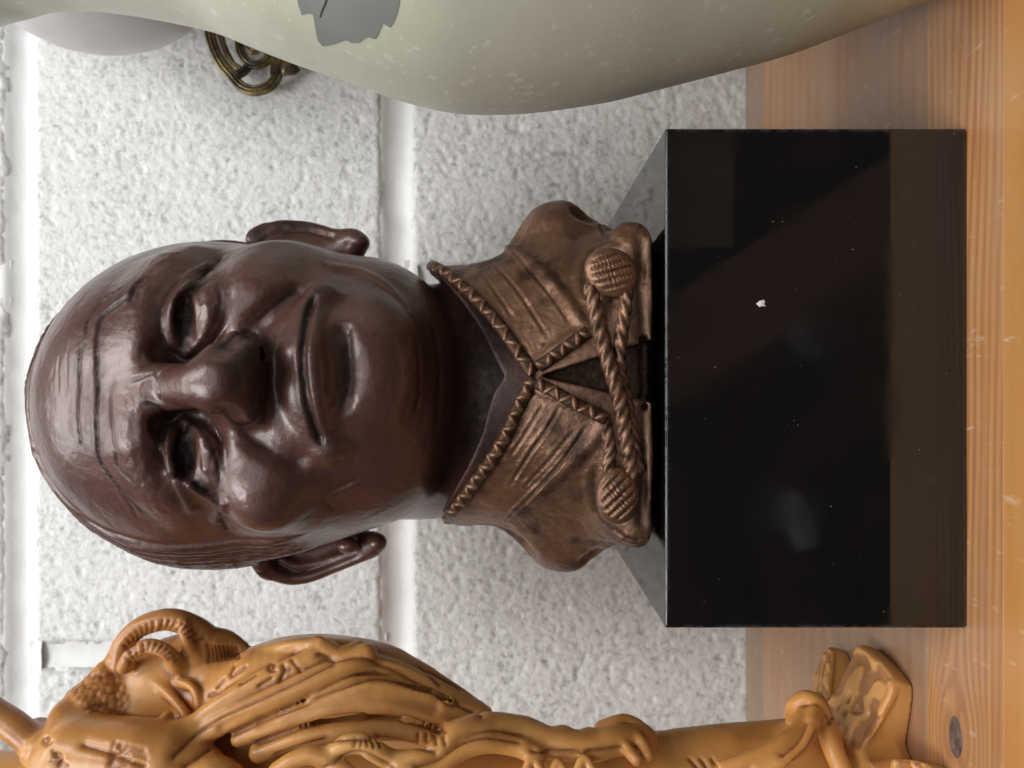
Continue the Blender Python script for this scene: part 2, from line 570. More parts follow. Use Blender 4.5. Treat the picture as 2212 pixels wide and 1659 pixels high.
Z_JOINT0 = CAM_Z - (857 - 1106) * WALL_D / FPX      # bed joint behind the neck
X_PERP = -163.0
blocks = []
for course in (-1, 0, 1):
    zc = Z_JOINT0 + 112.5 + 225 * course
    x0 = X_PERP + 225 + (225 if course % 2 else 0)
    for k in (-2, -1, 0, 1):
        xc = x0 + 450 * k
        if abs(xc) > 460: continue
        me = block_mesh(11 + course * 7 + k * 3)
        o = obj('block', me, M_BLOCK, wall)
        o.location = Vector((xc * MM, WALL_D * MM, zc * MM)) ; o.matrix_parent_inverse = wall.matrix_world.inverted()
        blocks.append(o)
# mortar: hollow struck joints, bed joints and perpends
mb = MB()
def joint(a, b, across, half=12.5, deep=3.6, flip=1):
    """struck joint: hollow profile swept from a to b"""
    a, b, across = (np.asarray(q, float) for q in (a, b, across))
    n = max(2, int(np.linalg.norm(b - a) / 3))
    prof = np.linspace(-1, 1, 15)
    vs = []
    for i in range(n + 1):
        p = a + (b - a) * i / n
        wob = vnoise(np.array([p]), 18, 3)[0] * 1.1 + vnoise(np.array([p]), 5, 4)[0] * 0.5
        for s_ in prof:
            t_ = s_ * half
            y = (1.0 + deep * max(0.0, 1 - (t_ / 9.5) ** 2) if flip == 2 else 1.2 + deep * max(0.0, 1 - (t_ / 9.0) ** 2)) + 0.4 * vnoise(np.array([p + across * s_ * 9]), 7, 8)[0]
            vs.append(p + across * (s_ * half + wob) + np.array([0, y, 0]))
    m = len(prof); f = []
    for i in range(n):
        for j in range(m - 1):
            f.append((i * m + j, i * m + j + 1, (i + 1) * m + j + 1, (i + 1) * m + j))
    mb.add(vs, f)
for c in (-1, 0, 1):
    z = Z_JOINT0 + 225 * c
    if z > 0: joint((-640, WALL_D + 0.3, z), (640, WALL_D + 0.3, z), (0, 0, 1), 12.5, 4.4, 2)
for course in (-1, 0, 1):
    z0 = Z_JOINT0 + 225 * course
    x0 = X_PERP + (225 if course % 2 else 0)
    for k in (-1, 0, 1):
        joint((x0 + 450 * k, WALL_D + 1.6, z0 + 6.5), (x0 + 450 * k, WALL_D + 1.6, z0 + 221), (1, 0, 0), deep=2.0)
mort = mb.build('mortar', M_MORTAR, wall)
mort['kind'] = 'stuff'
# core of the wall behind joints
mbk = MB()
mbk.add([(-640, WALL_D + 12, -60), (640, WALL_D + 12, -60), (640, WALL_D + 12, 560), (-640, WALL_D + 12, 560),
         (-640, WALL_D + 100, -60), (640, WALL_D + 100, -60), (640, WALL_D + 100, 560), (-640, WALL_D + 100, 560)],
        [(0, 1, 2, 3), (5, 4, 7, 6), (4, 0, 3, 7), (1, 5, 6, 2), (3, 2, 6, 7), (4, 5, 1, 0)])
mbk.build('wall_core', M_MORTAR, wall, False)

# ---------------------------------------------------------------- the pine shelf
shelf = empty('shelf', (0, 310, 0))
tag(shelf, 'varnished orange pine shelf of glued boards', None, None, 'structure')
KNOT = ((829.5 - 1592) * 232 / FPX * MM, 232 * MM, 0.0078, 0.0042)
def board(y0, y1, mat, front_round=False):
    x0, x1, th = -520.0, 520.0, 19.0
    r = 0.04
    prof = [(y0, -th), (y0, -r), (y0 + r, 0), (y1 - r, 0), (y1, -r), (y1, -th)]
    if front_round:
        a = np.linspace(0, math.pi / 2, 7)
        prof = [(y0, -th)] + [(y0 + 5 - 5 * math.cos(t), -5 + 5 * math.sin(t)) for t in a] + [(y1 - r, 0), (y1, -r), (y1, -th)]
    n = len(prof)
    v = [(x0, p[0], p[1]) for p in prof] + [(x1, p[0], p[1]) for p in prof]
    f = [(i, i + n, (i + 1) % n + n, (i + 1) % n) for i in range(n)] + [tuple(range(n)), tuple(range(2 * n - 1, n - 1, -1))]
    o = obj('plank', mesh_from('plank', v, f, False), mat, shelf)
    return o
board(410, 440.5, mat_pine('pine_back', 1.0, None, 0.006, 0.5, 4.0, 0.34, (0.33, 0.20, 0.11)))
board(321, 409.98, mat_pine('pine_middle', 1.0, None, 0.011, 0.6, 1.3, 0.32, (0.45, 0.225, 0.095)))
board(248, 320.98, mat_pine('pine_brown', 1.0, None, 0.009, 0.55, 9.3, 0.32, (0.36, 0.19, 0.092)))
board(209.5, 247.98, mat_pine('pine_front', 1.0, KNOT, 0.0033, 1.3, 2.1, 0.32, (0.50, 0.235, 0.085)))
board(176, 209.48, mat_pine('pine_lipping', 1.0, None, 0.017, 0.35, 6.0, 0.32, (0.53, 0.235, 0.058)), True)
# ---------------------------------------------------------------- the bust: materials
def mat_bronze(name, base, second, metallic, rough, coat, fine=0.00006, patina_shade_col=(0.010, 0.008, 0.007), noise_amt=0.5):
    t = NT(name)
    v = t.coord()
    big = t.noise(v, 45, 4, 0.6)
    c = t.mix(t.ramp(big, [(0.38, 0.0), (0.66, 1.0)]), base, second)
    sp = t.noise(v, 900, 3, 0.6)
    c = t.mix(t.math('MULTIPLY', t.ramp(sp, [(0.35, 0.0), (0.75, 1.0)]), 0.35 * noise_amt), c, tuple(min(1, q * 1.7) for q in base))
    pat = t.attr('patina_and_shade')
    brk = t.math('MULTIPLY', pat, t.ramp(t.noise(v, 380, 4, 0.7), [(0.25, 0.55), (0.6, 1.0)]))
    c = t.mix(brk, c, patina_shade_col)
    # dust caught on the surface
    dust = t.ramp(t.voronoi(v, 420), [(0.0, 1.0), (0.07, 0.0)])
    dm = t.math('MULTIPLY', dust, t.ramp(t.noise(v, 60, 2), [(0.5, 0.0), (0.66, 0.5)]))
    c = t.mix(dm, c, (0.32, 0.27, 0.24))
    r = t.math('ADD', rough, t.math('MULTIPLY', t.noise(v, 160, 4, 0.65), 0.20))
    r = t.math('ADD', r, t.math('MULTIPLY', brk, 0.22))
    t.p('Base Color', c).p('Metallic', metallic).p('Roughness', r)
    h = t.math('ADD', t.noise(v, 330, 4, 0.6), t.math('MULTIPLY', sp, 0.35))
    t.p('Normal', t.bump(h, fine * 6, 0.7))
    t.p('Coat Weight', t.math('MULTIPLY', t.math('SUBTRACT', 1.0, t.math('MULTIPLY', brk, 0.95)), coat)).p('Coat Roughness', 0.25)
    t.p('Specular IOR Level', t.math('MULTIPLY', t.math('SUBTRACT', 1.0, t.math('MULTIPLY', brk, 0.75)), 0.55))
    return t.m

M_SKIN = mat_bronze('brown_bronze_skin', (0.112, 0.047, 0.034), (0.076, 0.031, 0.023), 0.12, 0.26, 0.42)
M_CLOTH = mat_bronze('copper_bronze_cloth', (0.200, 0.104, 0.058), (0.115, 0.056, 0.033), 0.60, 0.32, 0.12, 0.00009)
M_COPPER = mat_bronze('bright_copper_trim', (0.24, 0.125, 0.072), (0.15, 0.075, 0.045), 0.60, 0.30, 0.10, 0.00009)
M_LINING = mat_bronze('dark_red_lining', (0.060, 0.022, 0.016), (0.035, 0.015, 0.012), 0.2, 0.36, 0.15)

# ---------------------------------------------------------------- the bust: head
HC = np.array([-8.2, 296.0, 253.5])
YAW, ROLL = math.radians(11.5), math.radians(2.6)
_f = np.array([math.sin(YAW), -math.cos(YAW), 0.0]); _r0 = np.array([math.cos(YAW), math.sin(YAW), 0.0]); _u0 = np.array([0, 0, 1.0])
_r = _r0 * math.cos(ROLL) + _u0 * math.sin(ROLL); _u = _u0 * math.cos(ROLL) - _r0 * math.sin(ROLL)
HR = np.stack([_r, _f, _u])                       # rows: local x (right), y (front), z (up)
def L(x, y, z): return HC + x * _r + y * _f + z * _u

g = Sdf((-88, 196, 124), (76, 372, 324), 0.62)
# skull, face, jaw, neck
g.ellipsoid(L(0, 0, 0), (62.5, 72, 63), HR, k=0)
g.ellipsoid(L(-1, 9, -28), (56, 54, 52), HR, k=10)
g.ellipsoid(L(-1.5, 20, -48), (49, 48, 47), HR, k=14)
g.ellipsoid(L(-1, 22, -66), (46, 41, 31), HR, k=12)                # submental fullness
g.tube([L(-4, -10, -40), np.array([-9.5, 303, 122])], [44, 43], k=6)
g.tube([L(4, -10, -40), np.array([-0.5, 303, 122])], [44, 43], k=6)
# cheeks, brow ridge
for sx in (-1, 1):
    g.ellipsoid(L(sx * 28 - 1.5, 43, -35), (20, 19.5, 19), HR, k=14)
    g.tube([L(sx * 7, 63.5, -2), L(sx * 22, 61, 0.5), L(sx * 34, 53.5, -2), L(sx * 40, 47, -5)], [6, 7, 6.5, 4], k=10)
# eye sockets
for (px, py, rx) in ((408, 690, 15.5), (410, 988, 15.5)):
    c = g.S(px, py, 2.0)
    g.ellipsoid(c, (rx, 7.0, 9.2), HR, 'sub', k=7)
for (px, py) in ((385, 768), (387, 905)):
    g.ellipsoid(g.S(px, py, 3.0), (5.5, 6.0, 8), HR, 'sub', k=6)
# nose
g.tube([P(340, 838, 231.0), P(392, 834, 223.5), P(440, 828, 217.0), P(474, 820, 219.5)], [6.4, 6.3, 7.2, 9.0], k=7)
g.ellipsoid(P(484, 818, 217.0), (11.0, 9.0, 8.2), HR, k=4)
g.ellipsoid(P(536, 818, 222.5), (10.5, 9.0, 4.8), HR, k=4)
for (px, py) in ((531, 757), (534, 880)):
    g.ellipsoid(P(px, py, 226.5), (7.4, 9.5, 6.2), HR, k=3.5)
for (px, py) in ((560, 772), (562, 866)):
    g.ellipsoid(P(px, py, 226.0), (3.4, 4.0, 1.7), HR, 'sub', k=2.5)
# muzzle, lips, chin
g.ellipsoid(L(0, 55, -54), (25, 15.5, 17), HR, k=10)
mouth = [(693, 632), (676, 650), (663, 688), (655, 735), (652, 778), (655, 820), (663, 867), (676, 915), (689, 947), (700, 967)]
ul = g.line([(664, 660, -2.5), (645, 710, -0.6), (636, 760, 0.2), (640, 790, -0.4), (637, 825, 0.2), (646, 880, -0.6), (672, 940, -2.5)])
g.tube(ul, np.interp(np.linspace(0, 1, len(ul)), [0, 0.3, 0.5, 0.7, 1], [1.6, 3.2, 3.4, 3.2, 1.6]), k=4.5)
ll = g.line([(690, 650, -2.6), (680, 700, 0.2), (676, 750, 1.4), (676, 800, 1.6), (680, 850, 1.2), (690, 905, -0.2), (703, 950, -2.6)])
g.tube(ll, np.interp(np.linspace(0, 1, len(ll)), [0, 0.3, 0.5, 0.7, 1], [1.8, 3.7, 4.3, 3.8, 1.8]), k=5)
ml = g.line([(q[0], q[1], 0.6) for q in mouth])
g.tube(ml, np.interp(np.linspace(0, 1, len(ml)), [0, 0.1, 0.5, 0.9, 1], [0.8, 1.7, 1.6, 1.7, 0.8]), 'sub', k=1.0)
g.ellipsoid(g.S(808, 785, -9.5), (21, 15.0, 15.0), HR, k=8)            # chin
lm = g.line([(742, 716, -0.2), (750, 760, 1.2), (751, 800, 1.6), (750, 838, 1.0), (744, 872, -0.2)])
g.tube(lm, np.interp(np.linspace(0, 1, len(lm)), [0, 0.5, 1], [1.4, 3.0, 1.4]), 'sub', k=3.5)
# mouth corner pads
g.ellipsoid(g.S(700, 640, -2.0), (4.0, 3.5, 4.5), HR, k=4)
g.ellipsoid(g.S(712, 968, -2.0), (4.0, 3.5, 4.5), HR, k=4)
# eyeballs and lids
def eye(cx, cy, up, lo, fold, rball=14.0):
    c = P(cx, cy, 0) if False else None
    b = g.S(cx + 8, cy, 0.0)
    g.ellipsoid(b + _f * (-rball + 6.8), (rball, rball, rball * 0.88), HR, k=1.2)
    u = g.line([(q[0], q[1], q[2]) for q in up])
    g.tube(u, np.interp(np.linspace(0, 1, len(u)), [0, 0.5, 1], [1.0, 1.7, 1.0]), k=2.2)
    l = g.line([(q[0], q[1], q[2]) for q in lo])
    g.tube(l, np.interp(np.linspace(0, 1, len(l)), [0, 0.5, 1], [0.6, 0.8, 0.6]), k=3.5)
    f = g.line([(q[0], q[1], q[2]) for q in fold])
    g.tube(f, np.interp(np.linspace(0, 1, len(f)), [0, 0.5, 1], [1.0, 1.5, 0.8]), k=3.2)
    # hollowed iris under the upper lid
    return b
eye(424, 684,
    [(398, 764, 0.8), (380, 738, 1.4), (373, 700, 2.0), (377, 662, 2.2), (396, 630, 1.8), (428, 606, 1.2), (460, 598, 0.8)],
    [(412, 758, 0.2), (440, 728, 0.5), (460, 690, 0.7), (468, 650, 0.7), (465, 610, 0.5)],
    [(366, 742, 0.2), (356, 706, 0.6), (360, 664, 0.9), (378, 630, 1.0), (412, 596, 0.8), (450, 575, 0.3)])
eye(428, 990,
    [(396, 908, 0.8), (378, 934, 1.4), (373, 970, 2.0), (381, 1008, 2.2), (402, 1040, 1.8), (436, 1064, 1.2), (464, 1078, 0.8)],
    [(410, 916, 0.2), (440, 944, 0.5), (460, 985, 0.7), (468, 1030, 0.7), (468, 1072, 0.5)],
    [(368, 932, 0.2), (362, 966, 0.6), (368, 1008, 0.9), (384, 1046, 1.1), (404, 1080, 1.0), (412, 1098, 0.4)])
for (px, py) in ((398, 690), (400, 980)):
    g.ellipsoid(g.S(px, py, 0.0), (9.5, 3.4, 3.3), HR, 'sub', k=1.2)
for (px, py, sg) in ((455, 668, 1), (457, 1006, -1)):
    q = np.array([g.S(px + dx, py - sg * dy, -1.6) for dx, dy in ((-12, -52), (-2, -25), (0, 0), (-1, 24), (-6, 44))])
    g.tube(q, [1.8, 3.0, 3.5, 3.0, 1.8], k=2.4)
# apples of the cheeks
g.ellipsoid(g.S(578, 1040, -9.0), (15, 12.5, 13), HR, k=7)
g.ellipsoid(g.S(560, 646, -9.0), (12, 12, 13), HR, k=8)
# lower lid bags, small folds at the outer corner
bag = g.line([(486, 1085, -0.6), (478, 1108, 0.0), (470, 1122, -0.8)])
g.tube(bag, [1.3] * len(bag), k=2.0)
# nasolabial cheeks
nl_r = g.line([(476, 752, 0.2), (510, 722, 0.3), (548, 702, 0.3), (580, 674, 0.3), (612, 648, 0.2), (640, 630, -0.3)])
nl_l = g.line([(484, 890, 0.2), (512, 920, 0.3), (540, 940, 0.3), (570, 960, 0.3), (602, 980, 0.3), (640, 998, -0.3)])
for q in (nl_r, nl_l):
    g.tube(q, np.interp(np.linspace(0, 1, len(q)), [0, 0.4, 1], [1.4, 2.4, 1.2]), 'sub', k=5)
# ears: plate, rim, inner fold, lobe
def ear(side, outline, inner, depth, plate, lobe):
    pts = np.array([P(x, y, depth + dd) for x, y, dd in outline])
    cp = catmull(pts, 6)
    tt = np.linspace(0, 1, len(cp))
    g.tube(cp, np.interp(tt, [0, 0.1, 0.5, 0.8, 1], [2.6, 2.5, 2.1, 2.3, 3.4]), k=1.2)
    pl = np.array([P(x, y, depth + dd) for x, y, dd in plate])
    g.tube(catmull(pl, 5), 4.0 if side > 0 else 3.0, k=2.0)
    ci = catmull(np.array([P(x, y, depth + dd) for x, y, dd in inner]), 6)
    g.tube(ci, 1.6, k=1.4)
    g.ellipsoid(P(lobe[0], lobe[1], depth + lobe[2]), (4.6, 4.6, 6.2), HR, k=3.0)
ear(1, [(556, 534, 1), (552, 518, 0), (568, 505, 1), (602, 495, 3), (642, 493, 4), (682, 498, 4), (720, 506, 2), (758, 509, 0), (776, 524, -2)],
    [(618, 524, 1), (650, 514, 4), (690, 518, 4), (730, 526, 1)], 297,
    [(572, 522, 3), (610, 513, 4), (660, 510, 5), (710, 518, 4), (750, 526, 2)], (765, 525, 1))
ear(-1, [(562, 1196, -2), (566, 1214, -2), (588, 1238, 0), (628, 1250, 2), (670, 1245, 3), (716, 1228, 3), (762, 1210, 1), (800, 1192, -1), (816, 1172, -3)],
    [(606, 1208, 2), (640, 1222, 3), (684, 1218, 4), (728, 1204, 3), (768, 1190, 1)], 296,
    [(585, 1212, 7), (630, 1228, 10), (680, 1220, 10), (730, 1200, 9), (780, 1180, 6)], (802, 1172, 1))
g.tube([P(600, 1196, 307), P(680, 1196, 308), P(770, 1170, 306)], [7, 8, 7], k=3)
g.tube([P(606, 1222, 291), P(640, 1234, 293), P(690, 1228, 294), P(740, 1208, 293)], [2.0, 2.6, 2.4, 1.6], 'sub', k=1.5)
g.tube([P(676, 1196, 288), P(720, 1186, 288), P(750, 1172, 287)], [3.0, 3.6, 2.6], 'sub', k=2.0)
g.ellipsoid(P(640, 515, 293), (5, 4.5, 8), HR, 'sub', k=2.5)
g.ellipsoid(P(752, 1178, 291), (3.2, 3.2, 4.4), HR, k=2.5)        # tragus fold
g.tube([P(588, 517, 295), P(620, 507, 296), P(665, 505, 297), P(715, 516, 296)], [1.6, 2.6, 2.6, 1.8], 'sub', k=1.2)
g.tube([P(690, 525, 292), P(720, 528, 292), P(745, 530, 292)], [2.0, 2.4, 1.8], 'sub', k=1.2)
g.tube([P(575, 538, 300), P(650, 535, 301), P(760, 545, 299)], [4.5, 5.5, 5.0], k=2.5)
g.func(lambda X, Y, Z: 128.0 - Z, (-90, 190, 120), (80, 380, 130), 'int')
CREASES = []     # (path, width, depth, patina)
def crease(pix, w, dep, pat=0.8, off=0.0):
    ln = g.line(pix, off, 5)
    ln = ln + np.stack([0.22 * vnoise(ln, 3.5, 201), 0 * ln[:, 0], 0.32 * vnoise(ln, 3.5, 211)], 1)
    CREASES.append((ln, w, dep, pat))
# forehead wrinkles
crease([(177, 735), (172, 777), (172, 841), (169, 894), (172, 947), (178, 975)], 0.60, 0.64, 0.8)
crease([(310, 602), (280, 635), (227, 677), (212, 714), (209, 756), (209, 809), (212, 862), (209, 904), (209, 952), (217, 994), (238, 1031), (270, 1068), (307, 1103)], 0.68, 0.81, 0.9)
crease([(246, 830), (241, 878), (243, 931), (249, 973), (254, 1005), (270, 1026), (291, 1047)], 0.56, 0.55, 0.6)
crease([(280, 656), (283, 635), (296, 613), (312, 602)], 0.72, 0.68, 0.9)
crease([(184, 728), (190, 693), (212, 661), (233, 643), (268, 618)], 0.56, 0.55, 0.7)
crease([(150, 742), (144, 780), (143, 820), (147, 860)], 0.64, 0.34, 0.3)
crease([(128, 770), (124, 810), (127, 850)], 0.64, 0.24, 0.15)
crease([(196, 860), (190, 830), (192, 790)], 0.55, 0.21, 0.2)
crease([(262, 1068), (284, 1092), (300, 1120)], 0.64, 0.34, 0.3)
# frown lines and bridge
crease([(276, 826), (306, 815), (332, 805), (358, 786)], 0.56, 0.30, 0.6)
crease([(306, 792), (326, 786), (342, 774)], 0.56, 0.30, 0.6)
crease([(313, 870), (336, 878), (358, 890)], 0.72, 0.77, 0.9)
crease([(338, 800), (341, 830), (346, 850), (352, 864)], 0.56, 0.51, 0.5)
# eyes: dark hollow under the lid, lid edges
crease([(402, 760), (392, 730), (388, 700), (392, 668), (408, 638), (436, 614), (462, 602)], 1.20, 0.5, 1.0)
crease([(400, 912), (391, 938), (388, 970), (394, 1004), (412, 1034), (440, 1058), (466, 1076)], 1.20, 0.5, 1.0)
crease([(362, 760), (348, 722), (346, 690), (352, 655), (370, 622), (400, 592)], 0.88, 0.68, 0.9)
crease([(360, 915), (350, 950), (352, 985), (360, 1025), (376, 1060), (396, 1096)], 0.88, 0.68, 0.9)
crease([(420, 606), (440, 592), (456, 578), (470, 562), (478, 552)], 1.30, 1.0, 1.0)
crease([(455, 1066), (466, 1084), (472, 1112), (484, 1138), (494, 1150)], 1.20, 1.0, 1.0)
crease([(470, 612), (474, 650), (466, 692), (446, 730), (420, 762), (396, 782)], 0.60, 0.30, 0.7)
crease([(472, 1072), (474, 1030), (467, 985), (447, 942), (418, 912), (396, 896)], 0.60, 0.30, 0.7)
# nose wings, smile folds, mouth
crease([(476, 754), (492, 740), (512, 724), (536, 716), (554, 722), (562, 738)], 0.64, 0.59, 0.75)
crease([(482, 888), (500, 908), (522, 918), (545, 914), (560, 900)], 0.64, 0.59, 0.75)
crease([(548, 702), (580, 674), (612, 648), (640, 630)], 0.72, 0.59, 0.6)
crease([(512, 922), (540, 942), (570, 962), (602, 982)], 1.04, 0.51, 0.5)
crease([(564, 742), (566, 780), (566, 820), (566, 860), (562, 896)], 0.80, 0.59, 0.8)
crease(mouth, 1.05, 0.9, 1.0)
crease([(750, 728), (754, 770), (754, 800), (753, 840), (748, 864)], 1.10, 0.75, 0.95)
crease([(742, 745), (744, 790), (742, 842)], 1.6, 0.3, 0.7)
crease([(578, 818), (602, 811), (630, 802)], 2.2, 0.7, 0.45)
crease([(704, 1066), (722, 1058), (748, 1046), (772, 1036)], 0.72, 0.51, 0.3)
crease([(700, 1080), (712, 1092), (720, 1102)], 0.80, 0.42, 0.4)
crease([(690, 562), (716, 582), (752, 590), (788, 600), (840, 630), (890, 678)], 1.04, 0.51, 0.25)
crease([(900, 720), (906, 780), (906, 840), (900, 900)], 1.28, 0.30, 0.1)
crease([(936, 700), (948, 770), (950, 840), (942, 920)], 1.44, 0.42, 0.2)
RIDGES = [(g.line([(684, 552), (702, 572), (746, 578), (786, 588), (836, 618), (884, 664)], 0, 5), 2.0, 0.7),
          (g.line([(661, 690), (656, 735), (655, 778), (657, 820), (664, 867)], 0, 5), 0.7, -0.0),
          (g.line([(700, 1078), (724, 1068), (752, 1054), (776, 1042)], 0, 5), 1.6, 0.5)]
hv, hq = g.mesh()
hv = relax(hv, hq, 2)
hn = normals_of(hv, hq)
disp = np.zeros(len(hv)); pat = np.zeros(len(hv)); wash = np.zeros(len(hv))
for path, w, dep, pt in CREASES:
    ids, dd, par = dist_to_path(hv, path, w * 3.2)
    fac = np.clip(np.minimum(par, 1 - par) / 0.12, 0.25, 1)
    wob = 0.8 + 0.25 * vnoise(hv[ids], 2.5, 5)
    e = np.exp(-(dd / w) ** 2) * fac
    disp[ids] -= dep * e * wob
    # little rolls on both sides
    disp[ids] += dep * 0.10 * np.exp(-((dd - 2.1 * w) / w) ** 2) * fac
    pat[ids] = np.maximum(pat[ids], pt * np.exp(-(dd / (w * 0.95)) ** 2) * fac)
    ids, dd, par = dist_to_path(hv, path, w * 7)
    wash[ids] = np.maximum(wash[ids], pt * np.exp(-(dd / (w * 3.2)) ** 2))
for path, w, hgt in RIDGES:
    ids, dd, par = dist_to_path(hv, path, w * 3)
    disp[ids] += hgt * np.exp(-(dd / w) ** 2) * np.clip(np.minimum(par, 1 - par) / 0.2, 0, 1)
# hair: raised, combed back over the crown and down the sides
loc = (hv - HC) @ HR.T
lx, ly, lz = loc.T
front = 27 + 15 * smoothstep(10, 58, lz) - 7 * smoothstep(20, 50, lz) * smoothstep(10, 34, np.abs(lx)) + 1.5 * vnoise(hv, 12, 3) + 3.0 * smoothstep(-20, -45, lz)
front = front - 8 * smoothstep(20, 60, lx) + 9 * smoothstep(20, 60, -lx)
earz = np.exp(-(((ly + 6) / 15) ** 4)) * smoothstep(-12, -17, lz)
inear = smoothstep(-46, -32, lz) * (1 - earz)
hair = smoothstep(-1.2, 0.8, front - ly) * inear
side = smoothstep(30, 52, np.abs(lx))
across = ly + 3.0 * vnoise(hv, 24, 9) + 1.2 * vnoise(hv * np.array([1, 1, 0.4]), 8, 19)
st = np.abs(((across / 2.6) % 1.0) - 0.5) * 2
st2 = np.abs(((across / 1.1 + 0.5 * vnoise(hv, 9, 33)) % 1.0) - 0.5) * 2
am = 0.45 + 0.55 * (vnoise(hv, 11, 51) * 0.5 + 0.5)
disp += hair * (1.3 + am * (0.75 * (st - 0.5) + 0.42 * (st2 - 0.5)) + 0.6 * vnoise(hv, 14, 41))
pat = np.maximum(pat, hair * (0.22 + 0.75 * am * smoothstep(0.5, 0.05, st)))
# tool marks in the brows and hand-worked surface
brow = np.exp(-(((lz + 1) / 5.5) ** 2)) * smoothstep(8, 16, np.abs(lx)) * smoothstep(52, 40, np.abs(lx)) * (ly > 25)
disp += brow * 0.22 * fbm(hv * np.array([1, 1, 1.8]), 3.2, 3, 55)
eyez = np.zeros(len(hv))
disp += 0.16 * fbm(hv, 9, 3, 77) + 0.05 * vnoise(hv, 1.6, 91)
# lined eyeballs
for (px, py) in ((444, 672), (446, 1000)):
    c = g.S(px, py)
    m = np.exp(-(np.linalg.norm((hv - c) * np.array([0.62, 0.8, 1.4]), axis=1) / 5.0) ** 2)
    disp += m * 0.45 * fbm(hv * np.array([0.5, 1, 1.5]), 2.2, 3, 66)
for (px, py) in ((398, 690), (400, 980)):  # eye hollows: dark wash, with the shade under the lids painted in
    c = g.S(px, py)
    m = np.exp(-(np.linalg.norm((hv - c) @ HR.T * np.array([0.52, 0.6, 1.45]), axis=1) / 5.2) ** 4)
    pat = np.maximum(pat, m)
for (px, py) in ((372, 778), (374, 898)):  # inner eye corners: dark wash together with painted socket shade
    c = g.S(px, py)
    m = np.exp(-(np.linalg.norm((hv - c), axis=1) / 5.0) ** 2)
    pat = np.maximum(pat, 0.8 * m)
for (px, py) in ((546, 776), (548, 858)):  # nostril shade painted into the mask
    c = g.S(px, py)
    m = np.exp(-(np.linalg.norm((hv - c), axis=1) / 4.0) ** 2)
    pat = np.maximum(pat, 0.85 * m)
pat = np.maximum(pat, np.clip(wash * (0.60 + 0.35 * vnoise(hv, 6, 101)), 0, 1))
pat = np.maximum(pat, np.clip(0.25 * fbm(hv, 18, 3, 111) - 0.05, 0, 0.4))
neckw = smoothstep(161, 155, hv[:, 2]) * (0.8 + 0.15 * vnoise(hv, 10, 121))  # neck: dark wash, plus the shade below the jaw painted in
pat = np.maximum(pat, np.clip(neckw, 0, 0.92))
nc = P(548, 818, 224)  # painted shade on the down-facing underside of the nose
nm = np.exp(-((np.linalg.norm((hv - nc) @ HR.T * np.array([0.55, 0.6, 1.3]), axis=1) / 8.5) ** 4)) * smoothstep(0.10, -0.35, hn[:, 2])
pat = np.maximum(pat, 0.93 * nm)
hv = hv + hn * disp[:, None]

bust = empty('portrait_bust', (0, 300, 0))
tag(bust, 'dark bronze portrait bust of a smiling man on a glossy black plinth', 'bust')
me = mesh_from('head', hv, hq)
set_attr(me, 'patina_and_shade', np.clip(pat, 0, 1))
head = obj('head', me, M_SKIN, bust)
# ---------------------------------------------------------------- the bust: garment, trim, cords
T = Sdf((-84, 226, 95), (82, 356, 192), 0.6)
T.tube([(-51, 284, 119), (-26, 279, 122), (0, 277, 122), (26, 279, 123), (49, 284, 120)], [20.5, 26, 30, 27, 21], k=0)
T.ellipsoid((-1, 284, 104), (56, 53, 33), k=12)
T.tube([(-3, 287, 118), (-4, 291, 150), (-5, 293, 185)], [53, 50.5, 50.5], k=14)
T.ellipsoid((-1, 300, 100), (58, 46, 40), k=14)
def rbox(X, Y, Z):
    qx = np.maximum(np.abs(X + 0.5) - 43, 0); qy = np.maximum(np.abs(Y - 288) - 46, 0); qz = np.maximum(np.abs(Z - 96) - 2, 0)
    return np.sqrt(qx * qx + qy * qy + qz * qz) - 11.0
T.func(rbox, (-84, 226, 94), (82, 356, 130), 'add', 10)
# flat hacked ends under the shoulders
T.func(lambda X, Y, Z: (np.abs(X + 1.5) - 50.0) * 0.62 - (Z - 96.0) * 0.60 - 1.5 + 0 * Y, (-90, 226, 90), (90, 356, 192), 'int', 3.0)
T.func(lambda X, Y, Z: 230.8 - Y + 0 * X + 0.00 * Z, (-90, 220, 90), (90, 356, 192), 'int', 2.0)
U = Sdf((-62, 226, 118), (54, 350, 176), 0.7)            # lining seen inside the neck
U.tube([(-4.5, 291, 112), (-5, 293, 190)], [51.0, 49.0], k=0)
# neckline cut: the rim follows two curves from the V up both sides of the neck
BR = [(929, 574), (960, 590), (1000, 622), (1040, 662), (1080, 708), (1112, 754), (1138, 792), (1150, 808)]
BL = [(973, 1106), (1000, 1072), (1030, 1032), (1063, 986), (1090, 940), (1112, 890), (1132, 850), (1150, 818)]
RIM_R = resample(T.line([(x, y, 0.3) for x, y in BR], 0, 6), 0.6)
RIM_L = resample(T.line([(x, y, 0.3) for x, y in BL], 0, 6), 0.6)
_rx = np.concatenate([RIM_L[:, 0], RIM_R[::-1, 0]]); _rz = np.concatenate([RIM_L[:, 2], RIM_R[::-1, 2]])
_o = np.argsort(_rx); _rx, _rz = _rx[_o], _rz[_o]
def vcut(lift, frac):
    def fn(X, Y, Z):
        zc = np.interp(X.ravel(), _rx, _rz).reshape(X.shape)
        zc = zc + lift * (1 - frac * np.abs(X + 2) / 46.0)
        zc = np.where(Y > 290, np.maximum(zc, 166 + (Y - 290) * 0.2), zc)
        return (Z - zc) * 0.72
    return fn
T.func(vcut(0.0, 0.0), (-90, 220, 90), (90, 356, 195), 'int', 0.8)
T.tube([(-5, 292.5, 126), (-5, 293, 200)], [47.3, 47.3], 'sub', k=1.0)
U.func(vcut(10.0, 0.75), (-90, 220, 90), (90, 356, 195), 'int', 0.6)
